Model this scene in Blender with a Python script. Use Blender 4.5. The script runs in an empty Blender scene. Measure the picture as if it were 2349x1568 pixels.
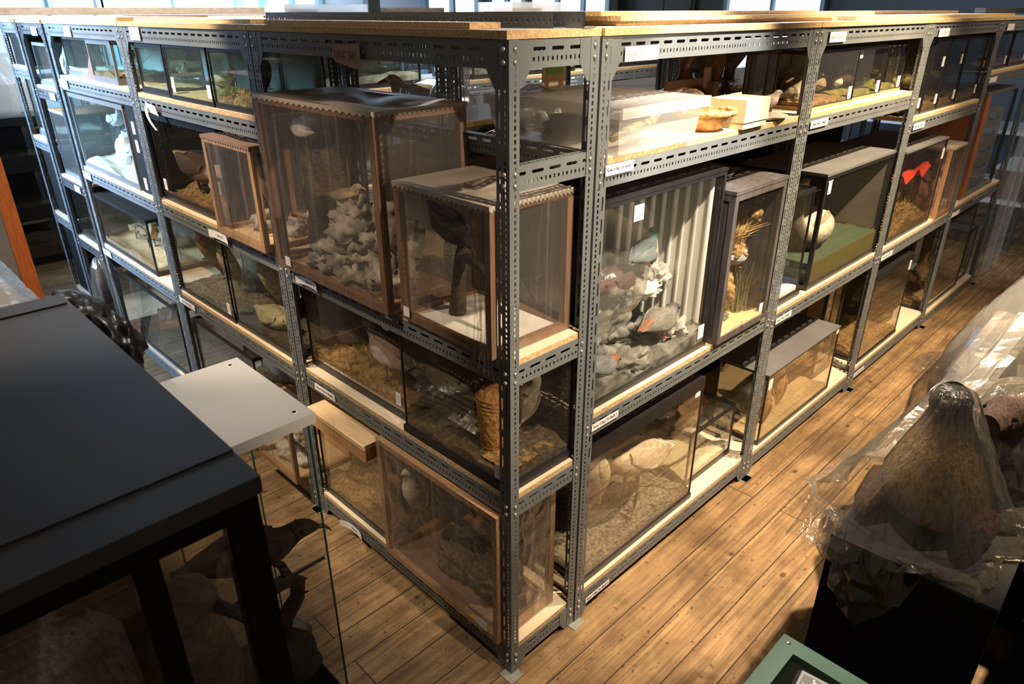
import bpy, bmesh, math, random
from mathutils import Vector, Matrix, noise
PI = math.pi
rnd = random.Random(7)
S = bpy.context.scene
COL = S.collection

# ------------------------------------------------------------------ camera
cam_d = bpy.data.cameras.new('camera'); cam = bpy.data.objects.new('camera', cam_d); COL.objects.link(cam)
S.camera = cam
cam_d.sensor_width = 36.0
cam_d.lens = 36.0 * 1599.05 / 2349.0
cam.location = (-1.17188, -1.18971, 2.05812)
_yaw, _pitch, _roll = 0.79169, 0.443308, -0.002902
_F = Vector((math.cos(_yaw) * math.cos(_pitch), math.sin(_yaw) * math.cos(_pitch), -math.sin(_pitch)))
_R0 = Vector((math.sin(_yaw), -math.cos(_yaw), 0.0)); _U0 = _R0.cross(_F)
_R = math.cos(_roll) * _R0 + math.sin(_roll) * _U0
_U = -math.sin(_roll) * _R0 + math.cos(_roll) * _U0
cam.rotation_euler = Matrix((( _R.x, _U.x, -_F.x), (_R.y, _U.y, -_F.y), (_R.z, _U.z, -_F.z))).to_euler()
cam_d.clip_start = 0.02
cam_d.dof.use_dof = True
cam_d.dof.focus_distance = 2.3
cam_d.dof.aperture_fstop = 5.6

# ------------------------------------------------------------------ world, lamps, exposure
S.view_settings.view_transform = 'Standard'
S.view_settings.look = 'None'
S.view_settings.exposure = 0.0
S.view_settings.gamma = 1.0
S.cycles.max_bounces = 14
S.cycles.diffuse_bounces = 3
S.cycles.glossy_bounces = 3
S.cycles.transmission_bounces = 6
S.cycles.transparent_max_bounces = 40
S.cycles.caustics_reflective = False
S.cycles.caustics_refractive = False
S.cycles.sample_clamp_indirect = 4.0
S.cycles.sample_clamp_direct = 30.0
W = bpy.data.worlds.new('world'); S.world = W; W.use_nodes = True
W.node_tree.nodes['Background'].inputs[0].default_value = (1.0, 0.88, 0.74, 1)
W.node_tree.nodes['Background'].inputs[1].default_value = 0.13

def lamp(name, kind, loc, target, power, color, size=0.05, angle=60, blend=0.25, size_y=None, spread=180):
    d = bpy.data.lights.new(name, kind); o = bpy.data.objects.new(name, d); COL.objects.link(o)
    o.location = loc; d.energy = power; d.color = color
    v = Vector(target) - Vector(loc)
    o.rotation_euler = v.to_track_quat('-Z', 'Y').to_euler()
    if kind == 'SPOT':
        d.spot_size = math.radians(angle); d.spot_blend = blend; d.shadow_soft_size = size
    elif kind == 'AREA':
        d.size = size
        d.spread = math.radians(spread)
        if size_y: d.shape = 'RECTANGLE'; d.size_y = size_y
    return o
WARM = (1.0, 0.76, 0.49)
WARM2 = (1.0, 0.80, 0.58)
lamp('spotlight', 'SPOT', (2.3, -1.35, 3.5), (2.35, -0.35, 0.0), 1500, WARM, 0.04, 74, 0.6)
lamp('spotlight', 'SPOT', (1.0, -1.35, 3.5), (0.85, 0.0, 1.74), 1050, (1.0, 0.9, 0.76), 0.04, 24, 0.7)
lamp('spotlight', 'SPOT', (0.1, -1.25, 3.5), (0.75, 0.05, 1.0), 470, WARM2, 0.03, 40, 0.6)
lamp('spotlight', 'SPOT', (0.24, -3.3, 2.9), (0.16, 0.6, 1.35), 620, WARM2, 0.04, 31, 0.8)
lamp('spotlight', 'SPOT', (-1.6, 0.95, 3.4), (0.0, 0.85, 0.95), 190, WARM2, 0.03, 29, 0.5)
lamp('spotlight', 'SPOT', (0.6, 2.3, 3.6), (0.8, 4.6, 2.1), 260, (1.0, 0.9, 0.78), 0.05, 80, 0.8)  # added fill lamp that brightens the front of the far fascia
lamp('spotlight', 'SPOT', (4.2, -1.5, 3.6), (4.4, -0.2, 0.5), 150, WARM, 0.04, 70, 0.6)
lamp('spotlight', 'SPOT', (-1.5, 2.2, 3.5), (0.0, 2.42, 1.2), 560, WARM2, 0.04, 54, 0.22)
lamp('spotlight', 'SPOT', (-0.9, 1.3, 3.6), (-0.78, 0.75, 1.2), 165, (1.0, 0.88, 0.74), 0.03, 38, 0.7)
lamp('spotlight', 'SPOT', (2.2, 0.9, 3.6), (2.2, 0.7, 2.0), 600, (1.0, 0.9, 0.78), 0.06, 120, 0.6)
lamp('daylight', 'AREA', (3.0, 6.6, 2.7), (1.0, 2.0, 1.7), 420, (0.62, 0.80, 1.0), 6.5, size_y=1.8)
lamp('daylight', 'AREA', (1.5, 5.2, 3.2), (2.0, 7.0, 2.4), 160, (0.70, 0.85, 1.0), 2.0, spread=110)  # fill lamp added inside the room to brighten the back wall
lamp('daylight', 'AREA', (-3.2, 5.6, 2.9), (-0.1, 4.1, 1.7), 150, (0.45, 0.68, 1.0), 1.6, size_y=1.4, spread=50)

# ------------------------------------------------------------------ object helpers
def link(o, parent=None):
    COL.objects.link(o)
    if parent is not None: o.parent = parent
    return o
def tag(o, label, cat, group=None, kind=None):
    o['label'] = label; o['category'] = cat
    if group: o['group'] = group
    if kind: o['kind'] = kind
    return o
def thing(name, label, cat, loc=(0, 0, 0), rz=0.0, group=None):
    o = bpy.data.objects.new(name, None); link(o)
    o.empty_display_size = 0.05
    o.location = loc; o.rotation_euler = (0, 0, rz)
    return tag(o, label, cat, group)
class MB:
    """collects shapes, then links them as one mesh object"""
    def __init__(s): s.v = []; s.f = []; s.m = []; s.s = []; s.c = []; s.col = (1, 1, 1)
    def add(s, vs, fs, mi=0, smooth=False, cols=None):
        b = len(s.v); s.v += [tuple(v) for v in vs]
        s.c += cols if cols else [s.col] * len(vs)
        for f in fs: s.f.append(tuple(i + b for i in f)); s.m.append(mi); s.s.append(smooth)
    def box(s, x0, x1, y0, y1, z0, z1, mi=0, M=None, top=None):
        vs = [Vector(p) for p in ((x0,y0,z0),(x1,y0,z0),(x1,y1,z0),(x0,y1,z0),(x0,y0,z1),(x1,y0,z1),(x1,y1,z1),(x0,y1,z1))]
        if M: vs = [M @ v for v in vs]
        b = len(s.v); s.v += [tuple(v) for v in vs]; s.c += [s.col] * 8
        for k, f in enumerate(((0,3,2,1),(4,5,6,7),(0,1,5,4),(1,2,6,5),(2,3,7,6),(3,0,4,7))):
            s.f.append(tuple(i + b for i in f)); s.m.append(top if (top is not None and k == 1) else mi); s.s.append(False)
        return s
    def quad(s, a, b, c, d, mi=0): s.add([a, b, c, d], [(0, 1, 2, 3)], mi); return s
    def tube(s, pts, rad, n=8, mi=0, cap=True, cols=None, sq=1.0):
        pts = [Vector(p) for p in pts]
        if not hasattr(rad, '__len__'): rad = [rad] * len(pts)
        vs = []; fs = []; cs = []
        up = Vector((0, 0, 1))
        d0 = (pts[1] - pts[0]).normalized()
        if abs(d0.z) > 0.9: up = Vector((1, 0, 0))
        a = d0.cross(up).normalized()
        for i, p in enumerate(pts):
            d = (pts[min(i + 1, len(pts) - 1)] - pts[max(i - 1, 0)]).normalized()
            a = (a - d * a.dot(d)).normalized(); b = d.cross(a)
            for k in range(n):
                t = 2 * PI * k / n
                vs.append(p + (a * math.cos(t) + b * math.sin(t) * sq) * rad[i])
                cs.append(cols[i] if cols else s.col)
        for i in range(len(pts) - 1):
            for k in range(n):
                fs.append((i*n + k, i*n + (k+1) % n, (i+1)*n + (k+1) % n, (i+1)*n + k))
        if cap:
            fs.append(tuple(range(n))[::-1]); fs.append(tuple((len(pts)-1)*n + k for k in range(n)))
        s.add(vs, fs, mi, True, cs); return s
    def lathe(s, prof, n=24, c=(0, 0, 0), mi=0):
        vs = []; fs = []
        for r, z in prof:
            for k in range(n):
                t = 2 * PI * k / n; vs.append((c[0] + r*math.cos(t), c[1] + r*math.sin(t), c[2] + z))
        for i in range(len(prof) - 1):
            for k in range(n): fs.append((i*n+k, i*n+(k+1) % n, (i+1)*n+(k+1) % n, (i+1)*n+k))
        fs.append(tuple(range(n))[::-1]); fs.append(tuple((len(prof)-1)*n+k for k in range(n)))
        s.add(vs, fs, mi, True); return s
    def grid(s, nx, ny, fn, mi=0, smooth=True, cfn=None):
        vs = [fn(i / nx, j / ny) for j in range(ny + 1) for i in range(nx + 1)]
        fs = [(j*(nx+1)+i, j*(nx+1)+i+1, (j+1)*(nx+1)+i+1, (j+1)*(nx+1)+i) for j in range(ny) for i in range(nx)]
        s.add(vs, fs, mi, smooth, [cfn(i / nx, j / ny) for j in range(ny + 1) for i in range(nx + 1)] if cfn else None); return s
    def blob(s, c, r, seed=0, amp=0.25, fr=1.6, sub=2, mi=0, smooth=True, fine=0.0):
        bm = bmesh.new(); bmesh.ops.create_icosphere(bm, subdivisions=sub, radius=1)
        o = Vector((seed * 3.1, seed * 1.7, seed * 5.3)); vs = []
        for v in bm.verts:
            p = v.co.copy(); k = 1 + amp * noise.noise(p * fr + o) + fine * noise.noise(p * fr * 4 + o)
            vs.append((c[0] + p.x*r[0]*k, c[1] + p.y*r[1]*k, c[2] + p.z*r[2]*k))
        s.add(vs, [tuple(q.index for q in f.verts) for f in bm.faces], mi, smooth); bm.free(); return s
    def mesh(s, name, mats):
        me = bpy.data.meshes.new(name); me.from_pydata(s.v, [], s.f)
        if not isinstance(mats, (list, tuple)): mats = [mats]
        for m in mats: me.materials.append(m)
        me.polygons.foreach_set('material_index', s.m); me.polygons.foreach_set('use_smooth', s.s)
        if any(c != (1, 1, 1) for c in s.c):
            a = me.color_attributes.new('Col', 'FLOAT_COLOR', 'POINT')
            a.data.foreach_set('color', [x for c in s.c for x in (c[0], c[1], c[2], 1.0)])
        me.update(); return me
    def build(s, name, mats, parent=None, loc=None, rot=None):
        o = bpy.data.objects.new(name, s.mesh(name, mats)); link(o, parent)
        if loc: o.location = loc
        if rot: o.rotation_euler = rot
        return o
def inst(name, me, parent=None, loc=(0, 0, 0), rz=0.0):
    o = bpy.data.objects.new(name, me); link(o, parent); o.location = loc; o.rotation_euler = (0, 0, rz); return o
def kids(o): return [c for c in bpy.data.objects if c.parent == o]

# ------------------------------------------------------------------ materials
def mat(name):
    m = bpy.data.materials.new(name); m.use_nodes = True; nt = m.node_tree; nt.nodes.clear()
    out = nt.nodes.new('ShaderNodeOutputMaterial')
    def N(t, **kw):
        n = nt.nodes.new('ShaderNode' + t)
        for k, v in kw.items():
            if k in ('operation', 'blend_type', 'data_type', 'noise_dimensions', 'feature', 'attribute_name', 'interpolation_type', 'wave_type', 'bands_direction', 'offset', 'distance'):
                setattr(n, k, v)
            else: n.inputs[k].default_value = v
        return n
    return m, nt, N, out, nt.links.new
def c4(c): return (c[0], c[1], c[2], 1)
def ramp(nt, src, stops, L):
    r = nt.nodes.new('ShaderNodeValToRGB'); e = r.color_ramp.elements
    while len(e) < len(stops): e.new(0.5)
    for q, (p, c) in zip(e, stops): q.position = p; q.color = c4(c)
    L(src, r.inputs[0]); return r.outputs[0]
def simple(name, a, b=None, rough=0.5, scale=30, metal=0.0, bump=0.0, spec=0.5, stretch=(1, 1, 1), detail=4, dist=0.0, sheen=0):
    m, nt, N, out, L = mat(name)
    p = N('BsdfPrincipled', Roughness=rough, Metallic=metal); p.inputs['Specular IOR Level'].default_value = spec
    p.inputs['Base Color'].default_value = c4(a)
    tc = N('TexCoord'); mp = N('Mapping', Scale=stretch); L(tc.outputs['Object'], mp.inputs[0])
    if b or bump:
        n = N('TexNoise', Scale=scale, Detail=detail, Distortion=dist); L(mp.outputs[0], n.inputs['Vector'])
        if b: L(ramp(nt, n.outputs[0], [(0.32, a), (0.68, b)], L), p.inputs['Base Color'])
        if bump:
            bp = N('Bump', Strength=bump, Distance=0.01); L(n.outputs[0], bp.inputs['Height']); L(bp.outputs[0], p.inputs['Normal'])
    L(p.outputs[0], out.inputs[0]); return m
def wood(name, a, b, axis=0, rough=0.5, scale=14):
    st = [9, 9, 9]; st[axis] = 0.7
    return simple(name, a, b, rough, scale, stretch=st, detail=6, dist=0.6, bump=0.08)
def two_sided_fresnel(N, L, ior):
    g = N('NewGeometry'); m = N('Math', operation='MULTIPLY'); m.inputs[1].default_value = 1 / ior - ior; L(g.outputs['Backfacing'], m.inputs[0])
    a = N('Math', operation='ADD'); a.inputs[1].default_value = ior; L(m.outputs[0], a.inputs[0]); f = N('Fresnel'); L(a.outputs[0], f.inputs['IOR']); return f
def thin_glass(name, tint=(0.94, 0.955, 0.945), refl=1.0, rough=0.0, haze=0.012, hazec=(0.5, 0.47, 0.42)):
    m, nt, N, out, L = mat(name)
    t = N('BsdfTransparent', Color=c4(tint)); g = N('BsdfGlossy', Roughness=rough, Color=(1, 1, 1, 1)); d = N('BsdfDiffuse', Color=c4(hazec))
    lw = two_sided_fresnel(N, L, 1.5); ml = N('Math', operation='MULTIPLY'); ml.inputs[1].default_value = refl
    L(lw.outputs[0], ml.inputs[0]); mn = N('Math', operation='MINIMUM'); mn.inputs[1].default_value = 0.6; L(ml.outputs[0], mn.inputs[0]); ml = mn
    m0 = N('MixShader'); m0.inputs[0].default_value = haze; L(t.outputs[0], m0.inputs[1]); L(d.outputs[0], m0.inputs[2])
    mx = N('MixShader'); L(ml.outputs[0], mx.inputs[0]); L(m0.outputs[0], mx.inputs[1]); L(g.outputs[0], mx.inputs[2])
    L(mx.outputs[0], out.inputs[0]); return m
def film(name, haze=0.12, hazec=(0.75, 0.72, 0.68), tint=(0.93, 0.92, 0.9), streak=0.25, st=(26, 26, 1.2), bump=0.5, rough=0.12, spec=1.6, bscale=9):
    """clear plastic film: see-through, a milky haze with streaks, crinkled gloss"""
    m, nt, N, out, L = mat(name)
    tc = N('TexCoord'); mp = N('Mapping', Scale=st); L(tc.outputs['Object'], mp.inputs[0])
    n = N('TexNoise', Scale=1.0, Detail=5, Distortion=0.8); L(mp.outputs[0], n.inputs['Vector'])
    rr = N('MapRange'); rr.inputs[1].default_value = 0.55; rr.inputs[2].default_value = 0.8; rr.inputs[3].default_value = haze; rr.inputs[4].default_value = haze + streak
    L(n.outputs[0], rr.inputs[0])
    n2 = N('TexNoise', Scale=bscale, Detail=6, Distortion=1.2); L(tc.outputs['Object'], n2.inputs['Vector'])
    bp = N('Bump', Strength=bump, Distance=0.02); L(n2.outputs[0], bp.inputs['Height'])
    t = N('BsdfTransparent', Color=c4(tint)); d = N('BsdfDiffuse', Color=c4(hazec)); tl = N('BsdfTranslucent', Color=c4(hazec))
    dm = N('MixShader'); dm.inputs[0].default_value = 0.4; L(d.outputs[0], dm.inputs[1]); L(tl.outputs[0], dm.inputs[2])
    m0 = N('MixShader'); L(rr.outputs[0], m0.inputs[0]); L(t.outputs[0], m0.inputs[1]); L(dm.outputs[0], m0.inputs[2])
    g = N('BsdfGlossy', Roughness=rough); L(bp.outputs[0], g.inputs['Normal'])
    f = two_sided_fresnel(N, L, 1.45); L(bp.outputs[0], f.inputs['Normal'])
    ml = N('Math', operation='MULTIPLY'); ml.inputs[1].default_value = spec; ml.use_clamp = True; L(f.outputs[0], ml.inputs[0])
    mx = N('MixShader'); L(ml.outputs[0], mx.inputs[0]); L(m0.outputs[0], mx.inputs[1]); L(g.outputs[0], mx.inputs[2])
    L(mx.outputs[0], out.inputs[0]); return m
def emit(name, c, s):
    m, nt, N, out, L = mat(name); e = N('Emission', Color=c4(c), Strength=s); L(e.outputs[0], out.inputs[0]); return m
def plumage(name, rough=0.75, scale=60, k=0.35, bump=0.25, stretch=(0.35, 1, 1)):
    """colours come from the painted plumage; fine barbs from noise"""
    m, nt, N, out, L = mat(name)
    a = N('Attribute', attribute_name='Col'); tc = N('TexCoord'); mp = N('Mapping', Scale=stretch); L(tc.outputs['Object'], mp.inputs[0])
    n = N('TexNoise', Scale=scale, Detail=5, Distortion=0.5); L(mp.outputs[0], n.inputs['Vector'])
    r = N('MapRange'); r.inputs[1].default_value = 0.3; r.inputs[2].default_value = 0.7; r.inputs[3].default_value = 1 - k; r.inputs[4].default_value = 1 + k * 0.6; L(n.outputs[0], r.inputs[0])
    mx = N('VectorMath', operation='SCALE'); L(a.outputs['Color'], mx.inputs[0]); L(r.outputs[0], mx.inputs['Scale'])
    p = N('BsdfPrincipled', Roughness=rough); p.inputs['Specular IOR Level'].default_value = 0.2
    L(mx.outputs[0], p.inputs['Base Color'])
    bp = N('Bump', Strength=bump, Distance=0.01); L(n.outputs[0], bp.inputs['Height']); L(bp.outputs[0], p.inputs['Normal'])
    L(p.outputs[0], out.inputs[0]); return m
M = {}
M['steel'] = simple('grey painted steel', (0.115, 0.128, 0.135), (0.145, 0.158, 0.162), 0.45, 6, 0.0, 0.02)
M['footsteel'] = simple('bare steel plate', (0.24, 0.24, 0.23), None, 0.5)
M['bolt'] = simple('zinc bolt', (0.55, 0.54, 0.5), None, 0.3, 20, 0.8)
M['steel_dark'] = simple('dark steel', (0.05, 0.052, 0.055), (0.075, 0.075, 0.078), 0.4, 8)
M['board'] = simple('melamine board face', (0.66, 0.54, 0.38), (0.74, 0.62, 0.46), 0.6, 5, detail=6)
M['chip'] = simple('chipboard edge', (0.42, 0.26, 0.115), (0.66, 0.46, 0.24), 0.85, 140, bump=0.4, detail=3)
M['top'] = simple('white board face', (0.72, 0.66, 0.56), (0.80, 0.75, 0.66), 0.55, 3)
M['osb'] = simple('pale fibre board', (0.62, 0.5, 0.4), (0.78, 0.68, 0.58), 0.8, 22, stretch=(1, 1, 3), detail=5)
M['black'] = simple('black painted wood', (0.010, 0.010, 0.012), (0.018, 0.017, 0.018), 0.38, 12, bump=0.03)
M['blackm'] = simple('matt black board', (0.004, 0.004, 0.0045), None, 0.7, 10, spec=0.2)
M['lidgrey'] = simple('charcoal leathercloth', (0.028, 0.029, 0.033), (0.037, 0.038, 0.042), 0.5, 4, bump=0.03)
M['slate'] = simple('slate grey board', (0.11, 0.11, 0.115), (0.14, 0.14, 0.14), 0.45, 5)
M['lidlight'] = simple('light grey lid', (0.46, 0.45, 0.44), (0.50, 0.49, 0.475), 0.5, 2.2, detail=8)
M['stile'] = simple('worn grey wood', (0.05, 0.046, 0.048), (0.10, 0.09, 0.09), 0.55, 9, stretch=(6, 6, 1))
M['wood'] = wood('pine lath', (0.40, 0.20, 0.085), (0.58, 0.34, 0.16), 2)
M['wooddark'] = wood('brown lath', (0.16, 0.075, 0.035), (0.25, 0.125, 0.06), 2)
M['woodpale'] = wood('pale pine', (0.62, 0.42, 0.22), (0.74, 0.54, 0.32), 0)
M['orange'] = wood('orange varnished wood', (0.30, 0.075, 0.016), (0.40, 0.115, 0.028), 2, 0.3)
M['brick'] = wood('red brown wood', (0.30, 0.11, 0.04), (0.40, 0.16, 0.06), 2)
M['ped'] = simple('dark turned wood', (0.05, 0.012, 0.007), (0.085, 0.022, 0.011), 0.3, 10, stretch=(3, 3, 1))
M['glass'] = thin_glass('case glass')
M['glassold'] = thin_glass('dusty case glass', (0.90, 0.885, 0.84), 2.2, 0.0, 0.02, (0.45, 0.38, 0.3))
M['glassteal'] = thin_glass('greenish glass', (0.80, 0.90, 0.88), 1.2, 0.02, 0.03, (0.5, 0.6, 0.6))
M['glasshaze'] = thin_glass('hazy glass', (0.72, 0.72, 0.69), 1.2, 0.05, 0.10, (0.5, 0.5, 0.48))
M['glassedge'] = simple('green glass edge', (0.02, 0.10, 0.075), None, 0.15)
M['film'] = film('shrink film', 0.10, (0.62, 0.57, 0.52), streak=0.22)
M['filmtop'] = simple('brown paper sheet', (0.34, 0.29, 0.235), (0.42, 0.365, 0.30), 0.6, 6, bump=0.15)
M['bag'] = film('clear polythene', 0.09, (0.62, 0.56, 0.48), (0.86, 0.85, 0.82), 0.14, (5, 5, 5), 0.7, 0.16, 1.7, 7)
M['hood'] = film('grey polythene hood', 0.13, (0.50, 0.44, 0.36), (0.88, 0.86, 0.82), 0.30, (7, 7, 1.6), 0.8, 0.14, 1.6, 10)
M['milkyw'] = film('white polythene sheet', 0.24, (0.78, 0.75, 0.70), (0.92, 0.91, 0.9), 0.22, (2, 2, 1), 0.5, 0.2, 1.5, 6)
M['milky'] = film('milky polythene', 0.20, (0.8, 0.78, 0.75), (0.92, 0.91, 0.9), 0.22, (3, 3, 3), 0.5, 0.2, 1.6, 6)
M['sheet'] = film('dust sheet', 0.55, (0.76, 0.72, 0.66), (0.9, 0.9, 0.9), 0.25, (3, 3, 3), 0.6, 0.25, 1.3, 9)
M['tub'] = film('frosted tub plastic', 0.36, (0.84, 0.84, 0.83), (0.95, 0.95, 0.95), 0.05, (3, 3, 3), 0.05, 0.25, 1.0)
M['label'] = simple('white paper', (0.74, 0.73, 0.72), (0.8, 0.79, 0.78), 0.7, 3)
M['ink'] = simple('ink', (0.02, 0.02, 0.02), None, 0.7)
M['inkfade'] = simple('faded print', (0.34, 0.31, 0.33), None, 0.7)
M['inkred'] = simple('brown marker', (0.16, 0.05, 0.03), None, 0.7)
M['card'] = simple('brown card', (0.30, 0.2, 0.15), (0.36, 0.25, 0.19), 0.8, 5)
M['carddk'] = simple('old cardboard', (0.16, 0.095, 0.065), (0.2, 0.12, 0.085), 0.85, 5)
M['archbox'] = simple('buff archive board', (0.66, 0.53, 0.32), (0.7, 0.57, 0.36), 0.7, 4)
M['wicker'] = simple('woven straw', (0.42, 0.19, 0.05), (0.66, 0.38, 0.14), 0.7, 60, bump=0.9, detail=2)
M['plumage'] = plumage('plumage')
M['fur'] = plumage('fur', 0.9, 120, 0.55, 0.6, (1, 1, 0.3))
M['beaky'] = simple('yellow horn', (0.55, 0.33, 0.06), None, 0.35)
M['beakd'] = simple('dark horn', (0.06, 0.05, 0.045), None, 0.35)
M['beakr'] = simple('red horn', (0.42, 0.13, 0.09), None, 0.35)
M['eye'] = simple('glass eye', (0.01, 0.008, 0.006), None, 0.05)
M['eyeo'] = simple('orange glass eye', (0.5, 0.25, 0.03), None, 0.05)
M['rock'] = simple('modelled rock', (0.14, 0.12, 0.09), (0.54, 0.48, 0.40), 0.9, 14, bump=0.7, detail=8)
M['rockdk'] = simple('dark mossy rock', (0.025, 0.023, 0.014), (0.19, 0.175, 0.14), 0.9, 18, bump=0.8, detail=8)
M['stone'] = simple('grey stone', (0.06, 0.058, 0.053), (0.12, 0.115, 0.105), 0.85, 16, bump=0.5)
M['peb'] = simple('flat grey stone', (0.30, 0.28, 0.24), (0.42, 0.40, 0.35), 0.9, 60, bump=0.4)
M['snow'] = simple('plaster white', (0.66, 0.63, 0.57), (0.78, 0.75, 0.7), 0.8, 12, bump=0.3)
M['sand'] = simple('yellow sand', (0.46, 0.34, 0.17), (0.62, 0.48, 0.27), 0.95, 40, bump=0.3)
M['litter'] = simple('leaf litter', (0.10, 0.055, 0.02), (0.42, 0.27, 0.10), 0.95, 55, bump=0.9, detail=6)
M['earth'] = simple('dark earth', (0.03, 0.022, 0.014), (0.13, 0.10, 0.06), 0.95, 60, bump=0.8, detail=6)
M['gravel'] = simple('pale gravel', (0.05, 0.042, 0.03), (0.34, 0.30, 0.23), 0.95, 70, bump=0.9, detail=3)
M['moss'] = simple('moss', (0.10, 0.10, 0.025), (0.34, 0.33, 0.10), 0.95, 40, bump=0.8)
M['green'] = simple('green baize', (0.035, 0.06, 0.028), (0.05, 0.08, 0.04), 0.9, 60)
M['olive'] = simple('olive painted board', (0.10, 0.085, 0.025), (0.12, 0.10, 0.03), 0.5, 4)
M['straw'] = simple('dry grass', (0.36, 0.22, 0.07), (0.58, 0.40, 0.16), 0.8, 9)
M['reed'] = simple('green blades', (0.08, 0.10, 0.045), (0.26, 0.27, 0.15), 0.7, 9)
M['twig'] = simple('dark twig', (0.025, 0.018, 0.013), (0.05, 0.035, 0.025), 0.9, 20)
M['branch'] = simple('bark', (0.035, 0.022, 0.014), (0.085, 0.055, 0.035), 0.85, 30, bump=0.6, stretch=(1, 1, 3))
M['backbuff'] = simple('buff painted back', (0.46, 0.40, 0.27), (0.52, 0.45, 0.31), 0.8, 3)
M['backgrey'] = simple('grey painted back', (0.20, 0.19, 0.17), (0.26, 0.245, 0.215), 0.8, 3)
M['backdusk'] = simple('dusky painted back', (0.10, 0.085, 0.065), (0.17, 0.145, 0.11), 0.8, 4)
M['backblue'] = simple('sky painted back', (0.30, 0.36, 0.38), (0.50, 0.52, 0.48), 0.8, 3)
M['cream'] = simple('cream cloth', (0.78, 0.74, 0.66), (0.84, 0.81, 0.74), 0.8, 8)
M['redcloth'] = simple('red cloth', (0.62, 0.035, 0.012), (0.78, 0.07, 0.02), 0.7, 20)
M['pinkcloth'] = simple('pink tissue', (0.30, 0.13, 0.12), (0.42, 0.20, 0.18), 0.7, 10)
M['binblue'] = simple('blue bin plastic', (0.055, 0.15, 0.42), None, 0.35)
M['greenpaint'] = simple('green painted wood', (0.10, 0.22, 0.125), (0.125, 0.255, 0.15), 0.5, 10, bump=0.05)
M['terracotta'] = simple('terracotta', (0.5, 0.17, 0.07), None, 0.8)
M['wallblue'] = simple('blue grey wall', (0.42, 0.53, 0.64), (0.46, 0.57, 0.68), 0.7, 1)
M['wallslate'] = simple('slate wall', (0.055, 0.062, 0.072), (0.065, 0.072, 0.08), 0.7, 1)
M['walllight'] = simple('pale blue wall', (0.62, 0.70, 0.78), None, 0.7, 1)
M['winframe'] = simple('blue grey window frame', (0.20, 0.34, 0.44), None, 0.5)
M['day'] = emit('bright daylight', (0.86, 0.93, 1.0), 1.6)
M['drawer'] = film('warm clear drawer plastic', 0.45, (0.60, 0.54, 0.42), (0.95, 0.93, 0.88), 0.1, (3, 3, 3), 0.05, 0.25, 1.0)
M['white'] = simple('white laminate', (0.72, 0.71, 0.70), None, 0.4)
M['snake'] = simple('patterned snake skin', (0.40, 0.30, 0.10), (0.10, 0.075, 0.04), 0.5, 55, detail=1)
M['binbag'] = simple('black polythene', (0.008, 0.008, 0.010), None, 0.38, 9, bump=0.25)
M['limegreen'] = simple('green sticker', (0.25, 0.5, 0.10), None, 0.6)
M['paint_sign'] = simple('grey painted board', (0.36, 0.36, 0.35), None, 0.6)
M['redpipe'] = simple('rust red bars', (0.30, 0.09, 0.03), None, 0.5)

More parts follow.
